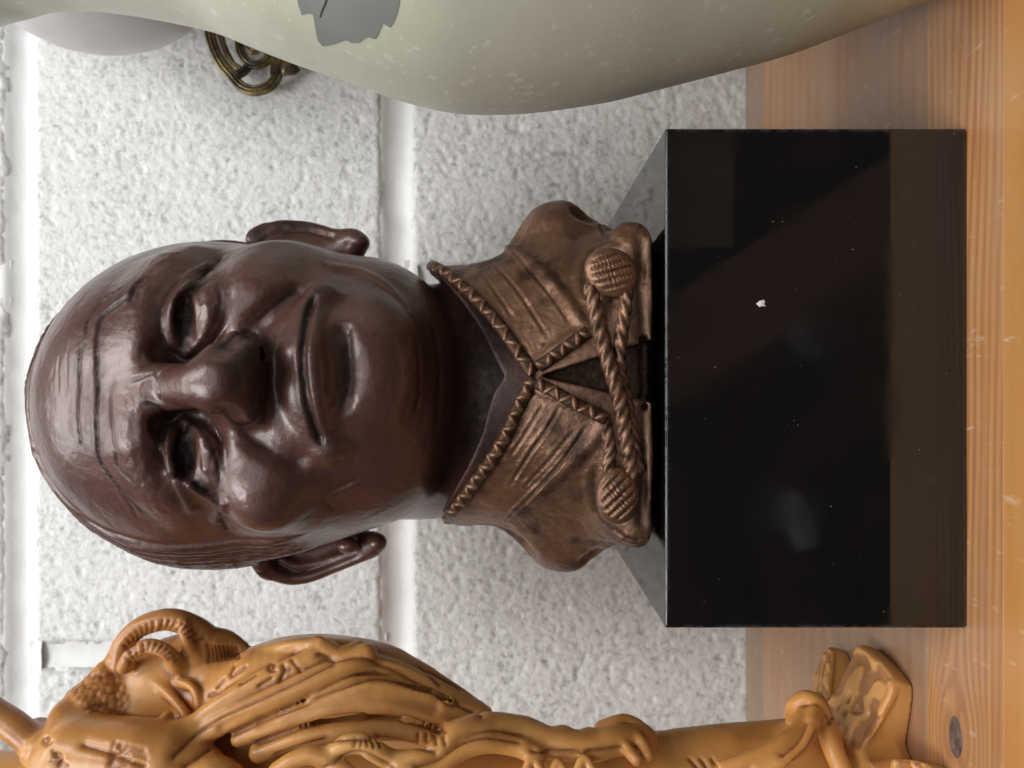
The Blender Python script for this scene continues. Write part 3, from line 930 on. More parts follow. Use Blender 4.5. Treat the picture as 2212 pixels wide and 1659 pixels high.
U.tube([(-5, 293.5, 100), (-5, 293.5, 200)], [46.0, 46.0], 'sub', k=0.5)
# open dart below the V
for lx_, rx_, dp in ((0, 0, 0),):
    tri = [(1168, 812), (1295, 742), (1295, 862)]
    a, b, c = (T.S(x, y, 0) for x, y in tri)
    def wedge(X, Y, Z):
        t = (a[2] - Z) / (a[2] - 96.0)
        mid = a[0] * (1 - t) + 0.5 * (b[0] + c[0]) * t
        return np.maximum(np.abs(X - mid) - 9.5 * np.clip(t, 0, 1.2) , np.maximum(Z - a[2], Y - (238.5 + 0 * Z)))
    T.func(wedge, (-20, 226, 94), (20, 246, 140), 'sub', 0.8)
# raised lapels
lap_r = [(1158, 790), (1205, 752), (1262, 712), (1252, 690), (1180, 596), (1098, 535)]
lap_l = [(1160, 838), (1230, 868), (1300, 905), (1290, 940), (1220, 1010), (1120, 1100)]
for lp in (lap_r, lap_l):
    q = T.line([(x, y, -1.2) for x, y in lp], 0, 5)
    T.tube(q, 2.0, k=1.6)
# hollow behind the shoulder swell
T.ellipsoid(T.S(1090, 505, 2.5), (7, 6, 10), None, 'sub', k=8)
T.ellipsoid(T.S(1100, 1168, 2.5), (7, 6, 10), None, 'sub', k=8)
T.ellipsoid(T.S(1272, 452, 2.5), (6, 7, 7), None, 'sub', k=4)
T.ellipsoid(T.S(1290, 1215, 2.5), (5, 7, 6), None, 'sub', k=4)
# groove along the foot of the chest
gq = T.line([(1385, 520, 0.2), (1390, 700, 0.2), (1392, 860, 0.2), (1390, 1000, 0.2), (1385, 1130, 0.2)])
T.tube(gq, 1.2, 'sub', k=1.5)
TC = []
def tcrease(pix, w, dep, pt): TC.append((T.line(pix, 0, 5), w, dep, pt))
tcrease([(1063, 569), (1100, 605), (1140, 660), (1184, 730)], 0.5, 0.5, 0.25)
tcrease([(1103, 536), (1150, 590), (1195, 645), (1232, 699)], 0.5, 0.5, 0.25)
tcrease([(1035, 585), (1070, 630), (1110, 690)], 0.5, 0.35, 0.2)
tcrease([(1209, 879), (1180, 930), (1148, 974), (1103, 1047)], 0.5, 0.6, 0.7)
tcrease([(1266, 924), (1215, 997), (1142, 1076), (1091, 1126)], 0.5, 0.65, 0.8)
tcrease([(1240, 930), (1190, 990), (1130, 1055)], 0.5, 0.3, 0.3)
tcrease([(1175, 870), (1140, 930), (1100, 990)], 0.5, 0.3, 0.3)
tcrease([(1290, 470), (1310, 520), (1290, 560)], 0.6, 0.5, 0.5)
tcrease([(1268, 640), (1262, 600), (1275, 545), (1310, 520), (1350, 530)], 1.2, 0.5, 0.6)
tcrease([(1290, 1000), (1282, 1050), (1290, 1110), (1320, 1140), (1360, 1150)], 1.2, 0.5, 0.7)
tcrease([(1330, 1150), (1360, 1165), (1385, 1172)], 0.9, 0.8, 0.6)
tv, tq = T.mesh()
tv = relax(tv, tq, 2)
tn = normals_of(tv, tq)
td = 0.28 * fbm(tv, 11, 4, 7) + 0.10 * vnoise(tv, 1.5, 9)
tp = np.clip(0.95 * fbm(tv, 9, 4, 131) - 0.12, 0, 0.8)
for path, w, dep, pt in TC:
    ids, dd, par = dist_to_path(tv, path, w * 3.2)
    fac = np.clip(np.minimum(par, 1 - par) / 0.1, 0.2, 1)
    td[ids] -= dep * np.exp(-(dd / w) ** 2) * fac
    td[ids] += dep * 0.35 * np.exp(-((dd - 2.0 * w) / w) ** 2) * fac
    tp[ids] = np.maximum(tp[ids], pt * np.exp(-(dd / w) ** 2) * fac)
# hacked, broken lower edges of the shoulders
rough = smoothstep(-3.5, 1.5, (np.abs(tv[:, 0] + 1.5) - 50.0) * 0.62 - (tv[:, 2] - 96.0) * 0.60 - 1.5) * (np.abs(tv[:, 0]) > 40)
rough = np.maximum(rough, 0.7 * smoothstep(44, 50, np.abs(tv[:, 0])) * smoothstep(116, 108, tv[:, 2]))
td += rough * (1.6 * fbm(tv, 9, 4, 23) - 0.3)
foot = smoothstep(103, 98, tv[:, 2])
td += foot * 0.35 * fbm(tv * np.array([0.25, 1, 1]), 2.5, 3, 29)
tp = np.maximum(tp, np.clip(rough * 0.9 * (vnoise(tv, 5, 61) * 0.5 + 0.35), 0, 1))
tp = np.maximum(tp, foot * np.clip(0.35 + 0.6 * vnoise(tv * np.array([0.2, 1, 1]), 2.0, 71), 0, 0.85))
dart = (np.abs(tv[:, 0] - 1) < 12) & (tv[:, 2] < 130) & (tv[:, 1] < 250) & (tv[:, 1] > 236.5) & (tn[:, 1] < 0.2)
tp[dart] = np.maximum(tp[dart], 0.8)
tv = tv + tn * td[:, None]
me = mesh_from('jacket', tv, tq)
set_attr(me, 'patina_and_shade', np.clip(tp, 0, 1))
jacket = obj('jacket', me, M_CLOTH, bust)
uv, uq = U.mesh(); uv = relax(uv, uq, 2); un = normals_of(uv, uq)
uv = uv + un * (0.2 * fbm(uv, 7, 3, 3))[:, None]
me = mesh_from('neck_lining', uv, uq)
set_attr(me, 'patina_and_shade', np.clip(0.4 + 0.7 * vnoise(uv, 16, 5), 0, 0.9))
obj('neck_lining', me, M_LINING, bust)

def const_attr(o, val):
    set_attr(o.data, 'patina_and_shade', np.full(len(o.data.vertices), val)); return o
# braid trim: a dark flat band with raised slanted stitches
def braid(pix, wide, name, n_st, curve=None):
    c = T.line([(x, y, 0.9) for x, y in pix], 0, 6) if curve is None else curve + np.array([0, -0.6, -0.4])
    c = resample(c, 0.6)
    m1 = MB(); m1.tube(c, wide * 0.95, 10, None, 0.7)
    band = const_attr(m1.build(name, M_CLOTH, bust), 0.75)
    m2 = MB()
    c2 = resample(c, 0.25)
    L_ = len(c2); rng = random.Random(n_st * 7)
    for i in range(n_st):
        t0 = (i + 0.02) / n_st; t1 = (i + 0.98) / n_st
        a = c2[int(t0 * (L_ - 1))]; b = c2[int(t1 * (L_ - 1))]
        tan = (b - a) / (np.linalg.norm(b - a) + 1e-9)
        side_ = np.cross(tan, np.array([0, -1.0, 0])); side_ /= np.linalg.norm(side_) + 1e-9
        s_ = 1 if i % 2 else -1
        w = wide * rng.uniform(0.8, 1.05)
        pa = a + side_ * s_ * w * 0.85 + np.array([0, -wide * 0.45, 0]); pb = b - side_ * s_ * w * 0.85 + np.array([0, -wide * 0.45, 0])
        pm = (a + b) / 2 + np.array([rng.uniform(-0.3, 0.3), -wide * (0.75 + rng.uniform(-0.12, 0.15)), rng.uniform(-0.3, 0.3)])
        q = catmull([pa, pm, pb], 4)
        rr = wide * 0.40 * rng.uniform(0.75, 1.25)
        m2.tube(q, rr * np.array([0.55, 0.9, 1, 1.05, 1.1, 1.05, 1, 0.9, 0.55])[:len(q)], 7, None, 0.8)
    st_ = const_attr(m2.build('stitching', M_COPPER, band), 0.12)
    return band
braid(None, 2.3, 'braid_trim', 21, RIM_R)
braid(None, 2.3, 'braid_trim', 23, RIM_L)
braid([(1162, 792), (1195, 770), (1230, 745), (1270, 716)], 2.2, 'braid_trim', 7)
braid([(1160, 828), (1195, 845), (1235, 868), (1275, 888), (1308, 905)], 2.2, 'braid_trim', 8)

# twisted cords between the tassel heads
def cord(pix, r, tw):
    c = np.array([T.S(x, y, o) for x, y, o in pix]) if False else None
    c2 = catmull(np.array([q[:2] for q in pix], float), 8)
    off = np.interp(np.linspace(0, 1, len(c2)), np.linspace(0, 1, len(pix)), [q[2] for q in pix])
    pts = np.array([P(x, y, 231.5 - o) for (x, y), o in zip(c2, off)])
    pts = resample(pts, 0.35)
    m = MB(); m.tube(pts, r, 20, (tw, 0.42, 4), 0.85)
    o_ = m.build('cord', M_COPPER, bust)
    v = np.array([q.co for q in o_.data.vertices]) / MM
    set_attr(o_.data, 'patina_and_shade', np.clip(0.25 + 0.75 * vnoise(v, 1.6, 13), 0, 0.9))
    return o_
cord([(1275, 615, 0.2), (1282, 652, 0.8), (1292, 700, 1.2), (1306, 752, 1.6), (1322, 805, 2.0), (1335, 850, 2.2), (1345, 900, 1.8), (1352, 950, 1.2), (1362, 1000, 0.8), (1362, 1040, 0.4)], 2.3, 0.34)
cord([(1352, 625, 0.4), (1352, 655, 0.8), (1345, 700, 1.0), (1340, 745, 1.0), (1338, 790, 0.6), (1345, 830, 0.2), (1358, 880, 0.2), (1366, 930, 0.2), (1374, 985, 0.2), (1380, 1020, 0.0)], 1.9, -0.34)
cord([(1306, 905, 0.4), (1314, 945, 1.2), (1318, 975, 1.0), (1314, 1010, 0.8), (1318, 1040, 0.4)], 1.8, 0.4)
# tassel heads: flattened, with a cross-hatched face
def tassel(cx, cy, ra, rb, ang, seed):
    nu, nv = 72, 56
    c = P(cx, cy, 230.6)
    ca, sa = math.cos(ang), math.sin(ang)
    th = np.linspace(0, 2 * math.pi, nu, endpoint=False); ph = np.linspace(0.02, math.pi - 0.02, nv)
    TH, PH = np.meshgrid(th, ph, indexing='ij')
    x = np.sin(PH) * np.cos(TH); z = np.sin(PH) * np.sin(TH); y = -np.cos(PH)
    hx = x * ra; hz = z * rb
    base = np.stack([hx.ravel(), hz.ravel(), np.zeros(hx.size) + seed * 9], 1)
    w1 = np.abs(np.sin((hx + hz) * 0.95 + 0.25 * vnoise(base, 3, seed).reshape(hx.shape))) ** 0.7
    w2 = np.abs(np.sin((hx - hz) * 1.9 + 1.6 * vnoise(base, 2, seed + 1).reshape(hx.shape)))
    msk = smoothstep(0.9, 0.72, np.sqrt(x * x + z * z)) * (y < 0)
    ht = (1.0 * w1 + 0.30 * w2 - 0.75) * msk
    yy = y * 3.4 - ht * 1.0
    X = hx * ca - hz * sa; Z = hx * sa + hz * ca
    v = np.stack([c[0] + X.ravel(), c[1] + yy.ravel(), c[2] + Z.ravel()], 1)
    i = np.arange(nu * nv).reshape(nu, nv)
    q = np.stack([i, np.roll(i, -1, 0), np.roll(np.roll(i, -1, 0), -1, 1), np.roll(i, -1, 1)], -1)[:, :-1].reshape(-1, 4)[:, ::-1]
    me = mesh_from('tassel_head', v, q)
    set_attr(me, 'patina_and_shade', np.clip((0.42 - w1 * 0.6 - w2 * 0.12) * 3.0, 0, 1).ravel() * msk.ravel())
    return obj('tassel_head', me, M_COPPER, bust)
tassel(1320, 588, 7.4, 8.6, -0.5, 1)
tassel(1334, 1070, 9.0, 6.8, 0.0, 2)

# ---------------------------------------------------------------- the bust: mount and plinth
def mat_black_stone():
    t = NT('polished_black_stone')
    v = t.coord()
    dust = t.ramp(t.voronoi(v, 240), [(0.0, 1.0), (0.06, 0.0)])
    dm = t.math('MULTIPLY', dust, t.ramp(t.noise(v, 70, 2), [(0.53, 0.0), (0.64, 0.8)]))
    wear = t.math('MULTIPLY', t.attr('patina_and_shade'), t.ramp(t.noise(v, 260, 4, 0.7), [(0.42, 0.0), (0.58, 1.0)]))
    reflection_tint = t.ramp(t.noise(t.coord((9, 9, 16)), 1.0, 5, 0.6, 0.8), [(0.40, 0.0), (0.68, 1.0)])
    c0 = t.mix(reflection_tint, (0.0016, 0.0012, 0.0011), (0.0062, 0.0036, 0.0026))  # brown patches in the base colour stand in for dim reflections
    c = t.mix(dm, c0, (0.45, 0.43, 0.42))
    c = t.mix(wear, c, (0.055, 0.055, 0.058))
    smudge = t.noise(v, 22, 4, 0.6)
    r = t.math('ADD', 0.03, t.math('MULTIPLY', t.ramp(smudge, [(0.42, 0.0), (0.68, 1.0)]), 0.16))
    r = t.math('ADD', r, t.math('MULTIPLY', wear, 0.4))
    t.p('Base Color', c).p('Roughness', r).p('IOR', 1.6)
    t.p('Normal', t.bump(t.noise(v, 90, 3), 0.00002, 0.25))
    return t.m
M_STONE = mat_black_stone()
PX0, PX1 = (829.5 - 1357.5) * 226 / FPX, (829.5 - 277) * 226 / FPX
PZ1 = CAM_Z - (1437 - 1106) * 226 / FPX
def bevel_box(x0, x1, y0, y1, z0, z1, b, n=14, seed=3):
    """box with small worn bevels: subdivided faces pulled to a rounded box"""
    c = np.array([(x0 + x1) / 2, (y0 + y1) / 2, (z0 + z1) / 2]); hs = np.array([(x1 - x0) / 2, (y1 - y0) / 2, (z1 - z0) / 2])
    vs, fs, off = [], [], 0
    def knots(h):
        return np.unique(np.clip(np.concatenate([-h + b * (1 - np.cos(np.linspace(0, math.pi / 2, 5))), np.concatenate([[-h + 1.5 * b, -h + 2.2 * b, -h + 3.5 * b], np.linspace(-h + 6 * b, h - 6 * b, n), [h - 3.5 * b, h - 2.2 * b, h - 1.5 * b]]), (h - b * (1 - np.cos(np.linspace(0, math.pi / 2, 5))))[::-1]]), -h, h).round(5))
    for ax in range(3):
        u, w = [(1, 2), (2, 0), (0, 1)][ax]
        ku, kw = knots(hs[u]), knots(hs[w])
        A, B = np.meshgrid(ku, kw, indexing='ij')
        for sg in (-1, 1):
            p = np.zeros(A.shape + (3,)); p[..., u] = A; p[..., w] = B; p[..., ax] = sg * hs[ax]
            inner = np.clip(p, -(hs - b), hs - b)
            d = p - inner; ln = np.linalg.norm(d, axis=-1, keepdims=True)
            p = inner + d / np.maximum(ln, 1e-9) * b
            i = np.arange(A.size).reshape(A.shape) + off
            q = np.stack([i[:-1, :-1], i[1:, :-1], i[1:, 1:], i[:-1, 1:]], -1).reshape(-1, 4)
            if sg < 0: q = q[:, ::-1]
            vs.append(p.reshape(-1, 3)); fs.append(q); off += A.size
    return np.vstack(vs) + c, np.vstack(fs)
pv, pq = bevel_box(PX0, PX1, 226.0, 372.0, 0.25, PZ1, 0.8)
me = mesh_from('plinth', pv, pq)
cen = np.array([(PX0 + PX1) / 2, 299, PZ1 / 2]); hs = np.array([(PX1 - PX0) / 2, 73, PZ1 / 2])
ed = np.sort(hs - np.abs(pv - cen), axis=1)[:, 1]
set_attr(me, 'patina_and_shade', np.exp(-(ed / 0.8) ** 2))
plinth = obj('plinth', me, M_STONE, bust)
# a chip of white paint stuck to the front
mc = MB()
cpt = P(1644, 656, 225.9)
rng = random.Random(4)
ring = [(cpt[0] + 1.7 * math.cos(a) * rng.uniform(0.5, 1.2) * 0.8 , 225.82, cpt[2] + 1.5 * math.sin(a) * rng.uniform(0.5, 1.2)) for a in np.linspace(0, 2 * math.pi, 13)[:-1]]
mc.add(ring + [(cpt[0], 225.55, cpt[2])], [(12, i, (i + 1) % 12) for i in range(12)])
tpm = NT('white_paint_fleck'); tpm.p('Base Color', (0.75, 0.75, 0.73)).p('Roughness', 0.6)
mc.build('paint_fleck', tpm.m, plinth, False)
def mat_felt():
    t = NT('black_cast_foot'); v = t.coord()
    c = t.mix(t.ramp(t.noise(v, 700, 3, 0.7), [(0.4, 0.0), (0.75, 1.0)]), (0.005, 0.0045, 0.004), (0.020, 0.018, 0.016))
    t.p('Base Color', c).p('Roughness', 0.6).p('Normal', t.bump(t.noise(v, 900, 3), 0.0004, 0.8))
    return t.m
fv, fq = bevel_box(-45.0, 45.0, 251.0, 338.0, PZ1 - 0.02, 95.6, 0.5, 10)
obj('mount', mesh_from('mount', fv, fq), mat_felt(), bust)
# ---------------------------------------------------------------- the green vase
VX, VD = 160.0, 225.0
def profile_from_contour(pix, ax, ad):
    """radius and height of a turned piece whose left outline passes through the pixels"""
    dist = math.hypot(ax, ad); phi = math.atan2(ax, ad)
    out = []
    for x, y in pix:
        th = math.atan((829.5 - y) / FPX)
        r = dist * math.sin(phi - th)
        dep = math.sqrt(dist * dist - r * r) * math.cos(th)
        out.append((r, CAM_Z - (x - 1106.0) * dep / FPX))
    return out
vc = [(1995, 0), (1910, 36), (1786, 85), (1682, 124), (1551, 160), (1420, 194), (1323, 219), (1225, 236), (1127, 247), (1029, 249), (964, 243), (898, 228),
      (829, 206), (740, 174), (651, 143), (560, 107), (476, 73), (357, 46), (254, 30), (178, 25), (99, 30), (52, 42), (0, 55)]
vp = profile_from_contour(vc, VX, VD)
r0, z0 = vp[0]
rt, zt = vp[-1]
prof = [(r0 - 3.5, 0.3), (r0 - 1.2, 0.8)] + vp + [(rt + 1.5, zt + 6), (rt + 3, zt + 14), (rt + 4, zt + 20)]
pc = resample(catmull(np.array(prof), 6), 1.6)
def vase_r(z):
    return np.interp(z, pc[:, 1], pc[:, 0])
def lathe(name, prof, cx, cd, seg, mat, parent, wob=0.0):
    prof = np.asarray(prof); n = len(prof)
    a = np.linspace(0, 2 * math.pi, seg, endpoint=False)
    A, R = np.meshgrid(a, prof[:, 0]); Z = np.repeat(prof[:, 1][:, None], seg, 1)
    p = np.stack([(R * np.cos(A)).ravel(), (R * np.sin(A)).ravel(), Z.ravel()], 1)
    if wob: 
        rr = 1 + wob * vnoise(p, 30, 2) / np.maximum(np.hypot(p[:, 0], p[:, 1]), 5)
        p[:, 0] *= rr; p[:, 1] *= rr
    p += np.array([cx, cd, 0])
    i = np.arange(n * seg).reshape(n, seg)
    q = np.stack([i[:-1], np.roll(i[:-1], -1, 1), np.roll(i[1:], -1, 1), i[1:]], -1).reshape(-1, 4)
    return obj(name, mesh_from(name, p, q), mat, parent)
def mat_celadon():
    t = NT('celadon_glaze')
    v = t.coord()
    wv = t.mix(0.0035, v, t.noise(v, 330, 3, 0.6, out='Color'))
    d = t.voronoi(wv, 280)
    size = t.voronoi(wv, 280, out='Color')
    sep = t.n('SeparateColor'); t.link(size, sep.inputs[0])
    thr = t.math('MULTIPLY', t.math('POWER', sep.outputs[0], 2.2), 0.50)
    spot = t.ramp(t.math('SUBTRACT', thr, d), [(0.0, 0.0), (0.06, 1.0)])
    spot = t.math('MULTIPLY', spot, t.ramp(t.noise(v, 14, 3), [(0.35, 0.45), (0.58, 1.0)]))
    d2 = t.voronoi(v, 520)
    s2 = t.ramp(d2, [(0.14, 0.8), (0.26, 0.0)])
    s2 = t.math('MULTIPLY', s2, t.ramp(t.noise(v, 22, 3), [(0.45, 0.0), (0.62, 0.8)]))
    base = t.mix(t.ramp(t.noise(v, 16, 3, 0.6), [(0.35, 0.0), (0.65, 1.0)]), (0.60, 0.60, 0.47), (0.66, 0.645, 0.51))
    c = t.mix(t.math('MULTIPLY', spot, 0.60), base, (0.80, 0.80, 0.68))
    c = t.mix(t.math('MULTIPLY', s2, 0.5), c, (0.78, 0.78, 0.64))
    dark = t.math('MULTIPLY', t.ramp(t.voronoi(v, 85), [(0.0, 1.0), (0.035, 0.0)]), t.ramp(t.noise(v, 18, 2), [(0.55, 0.0), (0.6, 0.6)]))
    c = t.mix(dark, c, (0.10, 0.10, 0.07))
    t.p('Base Color', c).p('Roughness', t.math('ADD', 0.40, t.math('MULTIPLY', t.noise(v, 80, 3), 0.15)))
    t.p('Normal', t.bump(t.math('ADD', t.noise(v, 120, 4, 0.55), t.math('MULTIPLY', spot, 0.3)), 0.00018, 0.6))
    t.p('Specular IOR Level', 0.5).p('Coat Weight', 0.3).p('Coat Roughness', 0.3)
    return t.m
vase = empty('green_vase', (VX, VD, 0))
tag(vase, 'large pale green speckled vase with a grey leaf painted on it', 'vase')
inner = [(rt + 2.5, zt + 21), (rt, zt + 18), (rt - 2, zt + 8), (rt - 4, zt - 4), (vp[19][0] - 5, vp[19][1]), (vp[16][0] - 5, vp[16][1]), (vp[10][0] - 5, vp[10][1]), (vp[5][0] - 5, vp[5][1]), (20, 14), (0.5, 12)]
body = lathe('vase_body', np.vstack([[(0.5, 0.4)], pc, inner]), VX, VD, 220, mat_celadon(), vase, 0.12)
# painted leaf: a thin layer of darker slip following the belly
def vase_hit(px, py):
    th = np.array([(829.5 - py) / FPX, 1.0, -(px - 1106.0) / FPX])
    ts = np.arange(120, 260, 0.25)
    pts = ts[:, None] * th + np.array([0, 0, CAM_Z])
    f = np.hypot(pts[:, 0] - VX, pts[:, 1] - VD) - vase_r(pts[:, 2])
    k = np.nonzero(f < 0)[0]
    return pts[k[0]] if len(k) else None
def leaf_sheet(outline, name, mat, lift=0.14):
    ang, zz = [], []
    for x, y in outline:
        h = vase_hit(x, y)
        ang.append(math.atan2(h[1] - VD, h[0] - VX)); zz.append(h[2])
    ang = np.unwrap(np.array(ang)); zz = np.array(zz)
    poly = np.stack([ang * 60.0, zz], 1)
    lo, hi = poly.min(0), poly.max(0)
    st_ = 0.55
    gx, gz = np.meshgrid(np.arange(lo[0], hi[0] + st_, st_), np.arange(lo[1], hi[1] + st_, st_), indexing='ij')
    def inside(x, z):
        r = np.zeros(x.shape, bool); j = len(poly) - 1
        for i in range(len(poly)):
            xi, zi = poly[i]; xj, zj = poly[j]
            r ^= ((zi > z) != (zj > z)) & (x < (xj - xi) * (z - zi) / (zj - zi + 1e-12) + xi)
            j = i
        return r
    def snap(x, z):
        """pull a grid point that lies just outside onto the outline"""
        best = None
        for i in range(len(poly)):
            a, b = poly[i - 1], poly[i]; ab = b - a
            t_ = np.clip(((x - a[0]) * ab[0] + (z - a[1]) * ab[1]) / (ab @ ab + 1e-9), 0, 1)
            qx, qz = a[0] + t_ * ab[0], a[1] + t_ * ab[1]
            d_ = (qx - x) ** 2 + (qz - z) ** 2
            if best is None: best = [d_, qx, qz]
            else:
                m = d_ < best[0]
                best = [np.where(m, d_, best[0]), np.where(m, qx, best[1]), np.where(m, qz, best[2])]
        return best[1], best[2]
    ins = inside(gx, gz)
    cell = ins[:-1, :-1] | ins[1:, :-1] | ins[1:, 1:] | ins[:-1, 1:]
    sx, sz = snap(gx, gz)
    X = np.where(ins, gx, sx); Z = np.where(ins, gz, sz)
    A = X / 60.0
    R = vase_r(Z) + lift
    p = np.stack([VX + R * np.cos(A), VD + R * np.sin(A), Z], -1).reshape(-1, 3)
    i = np.arange(gx.size).reshape(gx.shape)
    q = np.stack([i[:-1, :-1], i[1:, :-1], i[1:, 1:], i[:-1, 1:]], -1)[cell]
    used, inv = np.unique(q, return_inverse=True)
    return obj(name, mesh_from(name, p[used], inv.reshape(q.shape)), mat, vase)
leaf = [(600, -60), (640, -20), (644, 8), (652, 32), (666, 28), (676, 30), (681, 60), (686, 86), (696, 99), (712, 97), (730, 92), (751, 84), (759, 92), (776, 92), (787, 82),
        (800, 78), (806, 84), (814, 80), (822, 62), (827, 50), (842, 58), (850, 48), (858, 28), (863, 5), (862, -25), (850, -60), (800, -90), (700, -95), (640, -80)]
tl = NT('grey_green_slip')
vv = tl.coord()
tl.p('Base Color', tl.mix(tl.ramp(tl.noise(vv, 40, 3), [(0.35, 0.0), (0.7, 1.0)]), (0.235, 0.250, 0.225), (0.275, 0.290, 0.260))).p('Roughness', 0.5)
lf = leaf_sheet(leaf, 'painted_leaf', tl.m)
tv_ = NT('leaf_vein_slip'); tv_.p('Base Color', (0.035, 0.04, 0.035)).p('Roughness', 0.5)
leaf_sheet([(706, -10), (701, 5), (694, 22), (690, 36), (692, 37), (697, 24), (704, 8), (710, -8)], 'leaf_vein', tv_.m, 0.24).parent = lf

# ---------------------------------------------------------------- the white vase behind it
WX, WDp = 222.0, 362.0
wc = [(420, 20), (405, 60), (380, 84), (340, 104), (300, 115), (250, 121), (200, 117), (150, 105), (100, 80), (62, 52), (40, 25)]
wp = profile_from_contour(wc, WX, WDp)
zlo, zhi = wp[0][1], wp[-1][1]
prof = [(0.5, 0.3), (30, 0.3), (31, 3), (26, 12), (20, 60), (17, 140), (18, zlo - 45), (24, zlo - 22), (wp[0][0] - 8, zlo - 8)] + wp[1:-1] + [(wp[-1][0], zhi), (wp[-1][0] - 14, zhi + 9), (20, zhi + 16), (17, zhi + 30), (22, zhi + 44), (20, zhi + 44), (14, zhi + 28), (0.5, zhi + 20)]
tw = NT('white_porcelain')
wv_ = tw.coord()
tw.p('Base Color', tw.mix(tw.ramp(tw.noise(wv_, 14, 2), [(0.4, 0.0), (0.7, 1.0)]), (0.56, 0.53, 0.53), (0.62, 0.58, 0.57))).p('Roughness', 0.32)
wvase = lathe('white_vase', resample(catmull(np.array(prof), 5), 1.5), WX, WDp, 128, tw.m, None)
tag(wvase, 'plain white porcelain vase with a round belly behind the green vase', 'vase')

# ---------------------------------------------------------------- brass scroll ornament on the wall
tb = NT('aged_brass')
bv = tb.coord()
tb.p('Base Color', tb.mix(tb.ramp(tb.noise(bv, 90, 4, 0.7), [(0.40, 0.0), (0.62, 1.0)]), (0.075, 0.062, 0.045), (0.36, 0.27, 0.13))).p('Metallic', 0.85)
tb.p('Roughness', 0.38).p('Normal', tb.bump(tb.noise(bv, 400, 3), 0.0003, 0.5))
BD = 428.0
orn = empty('brass_ornament', P(560, 60, BD + 10))
tag(orn, 'aged brass scroll ornament hanging on the block wall', 'wall ornament')
def scroll(pix, r, name='scroll', ribs=3):
    c = catmull(np.array(pix, float), 8)
    pts = np.array([P(x, y, BD) for x, y in c])
    pts = resample(pts, 0.8)
    m = MB()
    tan = np.gradient(pts, axis=0); tan /= np.linalg.norm(tan, axis=1)[:, None]
    side_ = np.cross(tan, np.array([0, 1.0, 0]))
    t_ = np.linspace(0, 1, len(pts)); tp_ = np.minimum(1, np.minimum(t_, 1 - t_) / 0.08 + 0.35)
    r = r * 0.75
    m.tube(pts + np.array([0, 1.6, 0]), r * tp_, 10, None, 0.55)
    for k in range(ribs):
        o_ = (k - (ribs - 1) / 2) / max(1, (ribs - 1) / 2) * 0.62 if ribs > 1 else 0
        m.tube(pts + side_ * (o_ * r * tp_)[:, None] + np.array([0, -0.4 + 0.9 * abs(o_), 0]), r * 0.27 * tp_, 7)
    return m.build(name, tb.m, orn)
scroll([(455, 30), (452, 70), (463, 108), (480, 140), (497, 160), (520, 185), (548, 194), (580, 185), (598, 160), (604, 130), (602, 95), (590, 60)], 4.2)
scroll([(497, 158), (515, 158), (530, 148), (536, 135)], 3.4)
scroll([(470, 60), (482, 100), (500, 135), (520, 150)], 2.8, 'scroll', 2)
scroll([(518, 60), (515, 90), (522, 118), (538, 136), (560, 138), (578, 124), (580, 100), (572, 80), (555, 72), (540, 85), (542, 105), (556, 112)], 3.6)
scroll([(590, 168), (592, 140), (590, 110), (596, 80)], 3.2)
lfm = MB()
pts = np.array([P(x, y, BD - 1) for x, y in catmull(np.array([(606, 140), (618, 144), (632, 148), (648, 152)], float), 6)])
lfm.tube(pts, np.interp(np.linspace(0, 1, len(pts)), [0, 0.35, 0.8, 1], [2.5, 6.0, 3.6, 0.5]), 12, None, 0.6)
lfm.build('leaf_tip', tb.m, orn)
scroll([(590, 60), (560, 30), (520, 15), (480, 20), (455, 30)], 4.2)
# ---------------------------------------------------------------- the carved figurine
def mat_amber():
    t = NT('amber_resin')
    v = t.coord()
    pat = t.attr('patina_and_shade')
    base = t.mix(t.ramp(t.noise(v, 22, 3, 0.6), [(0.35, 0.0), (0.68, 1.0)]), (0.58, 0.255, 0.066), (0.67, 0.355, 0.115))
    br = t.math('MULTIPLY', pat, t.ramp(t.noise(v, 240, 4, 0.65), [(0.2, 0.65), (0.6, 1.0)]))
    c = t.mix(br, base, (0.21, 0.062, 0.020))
    t.p('Base Color', c)
    t.p('Roughness', t.math('ADD', 0.26, t.math('MULTIPLY', t.noise(v, 150, 4, 0.6), 0.2)))
    t.p('Subsurface Weight', 0.25).p('Subsurface Radius', (0.006, 0.0028, 0.001)).p('Subsurface Scale', 0.6)
    t.p('Normal', t.bump(t.noise(v, 420, 3, 0.6), 0.0002, 0.5))
    t.p('Coat Weight', 0.1).p('Coat Roughness', 0.2).p('Specular IOR Level', 0.42)
    return t.m
M_AMBER = mat_amber()
FD = 268.0
Gf = Sdf((-200, 216, 26), (-72, 326, 346), 0.62)
def pf(x, y, dd=0.0): return P(x, y, FD + dd)
def path(pix, n=6): return catmull(np.array([pf(*q) for q in pix]), n)
# body core: torso and skirt
Gf.tube([(-152, 272, 30), (-154, 272, 75), (-156, 272, 120), (-156, 274, 180), (-156, 274, 235), (-154, 274, 270), (-152, 274, 300)],
        [26, 24, 25, 26, 27, 24, 18], k=0)
Gf.tube([(-152, 274, 296), (-150, 274, 345)], [15, 13], k=6)
Gf.ellipsoid((-152, 272, 284), (32, 20, 18), None, k=10)
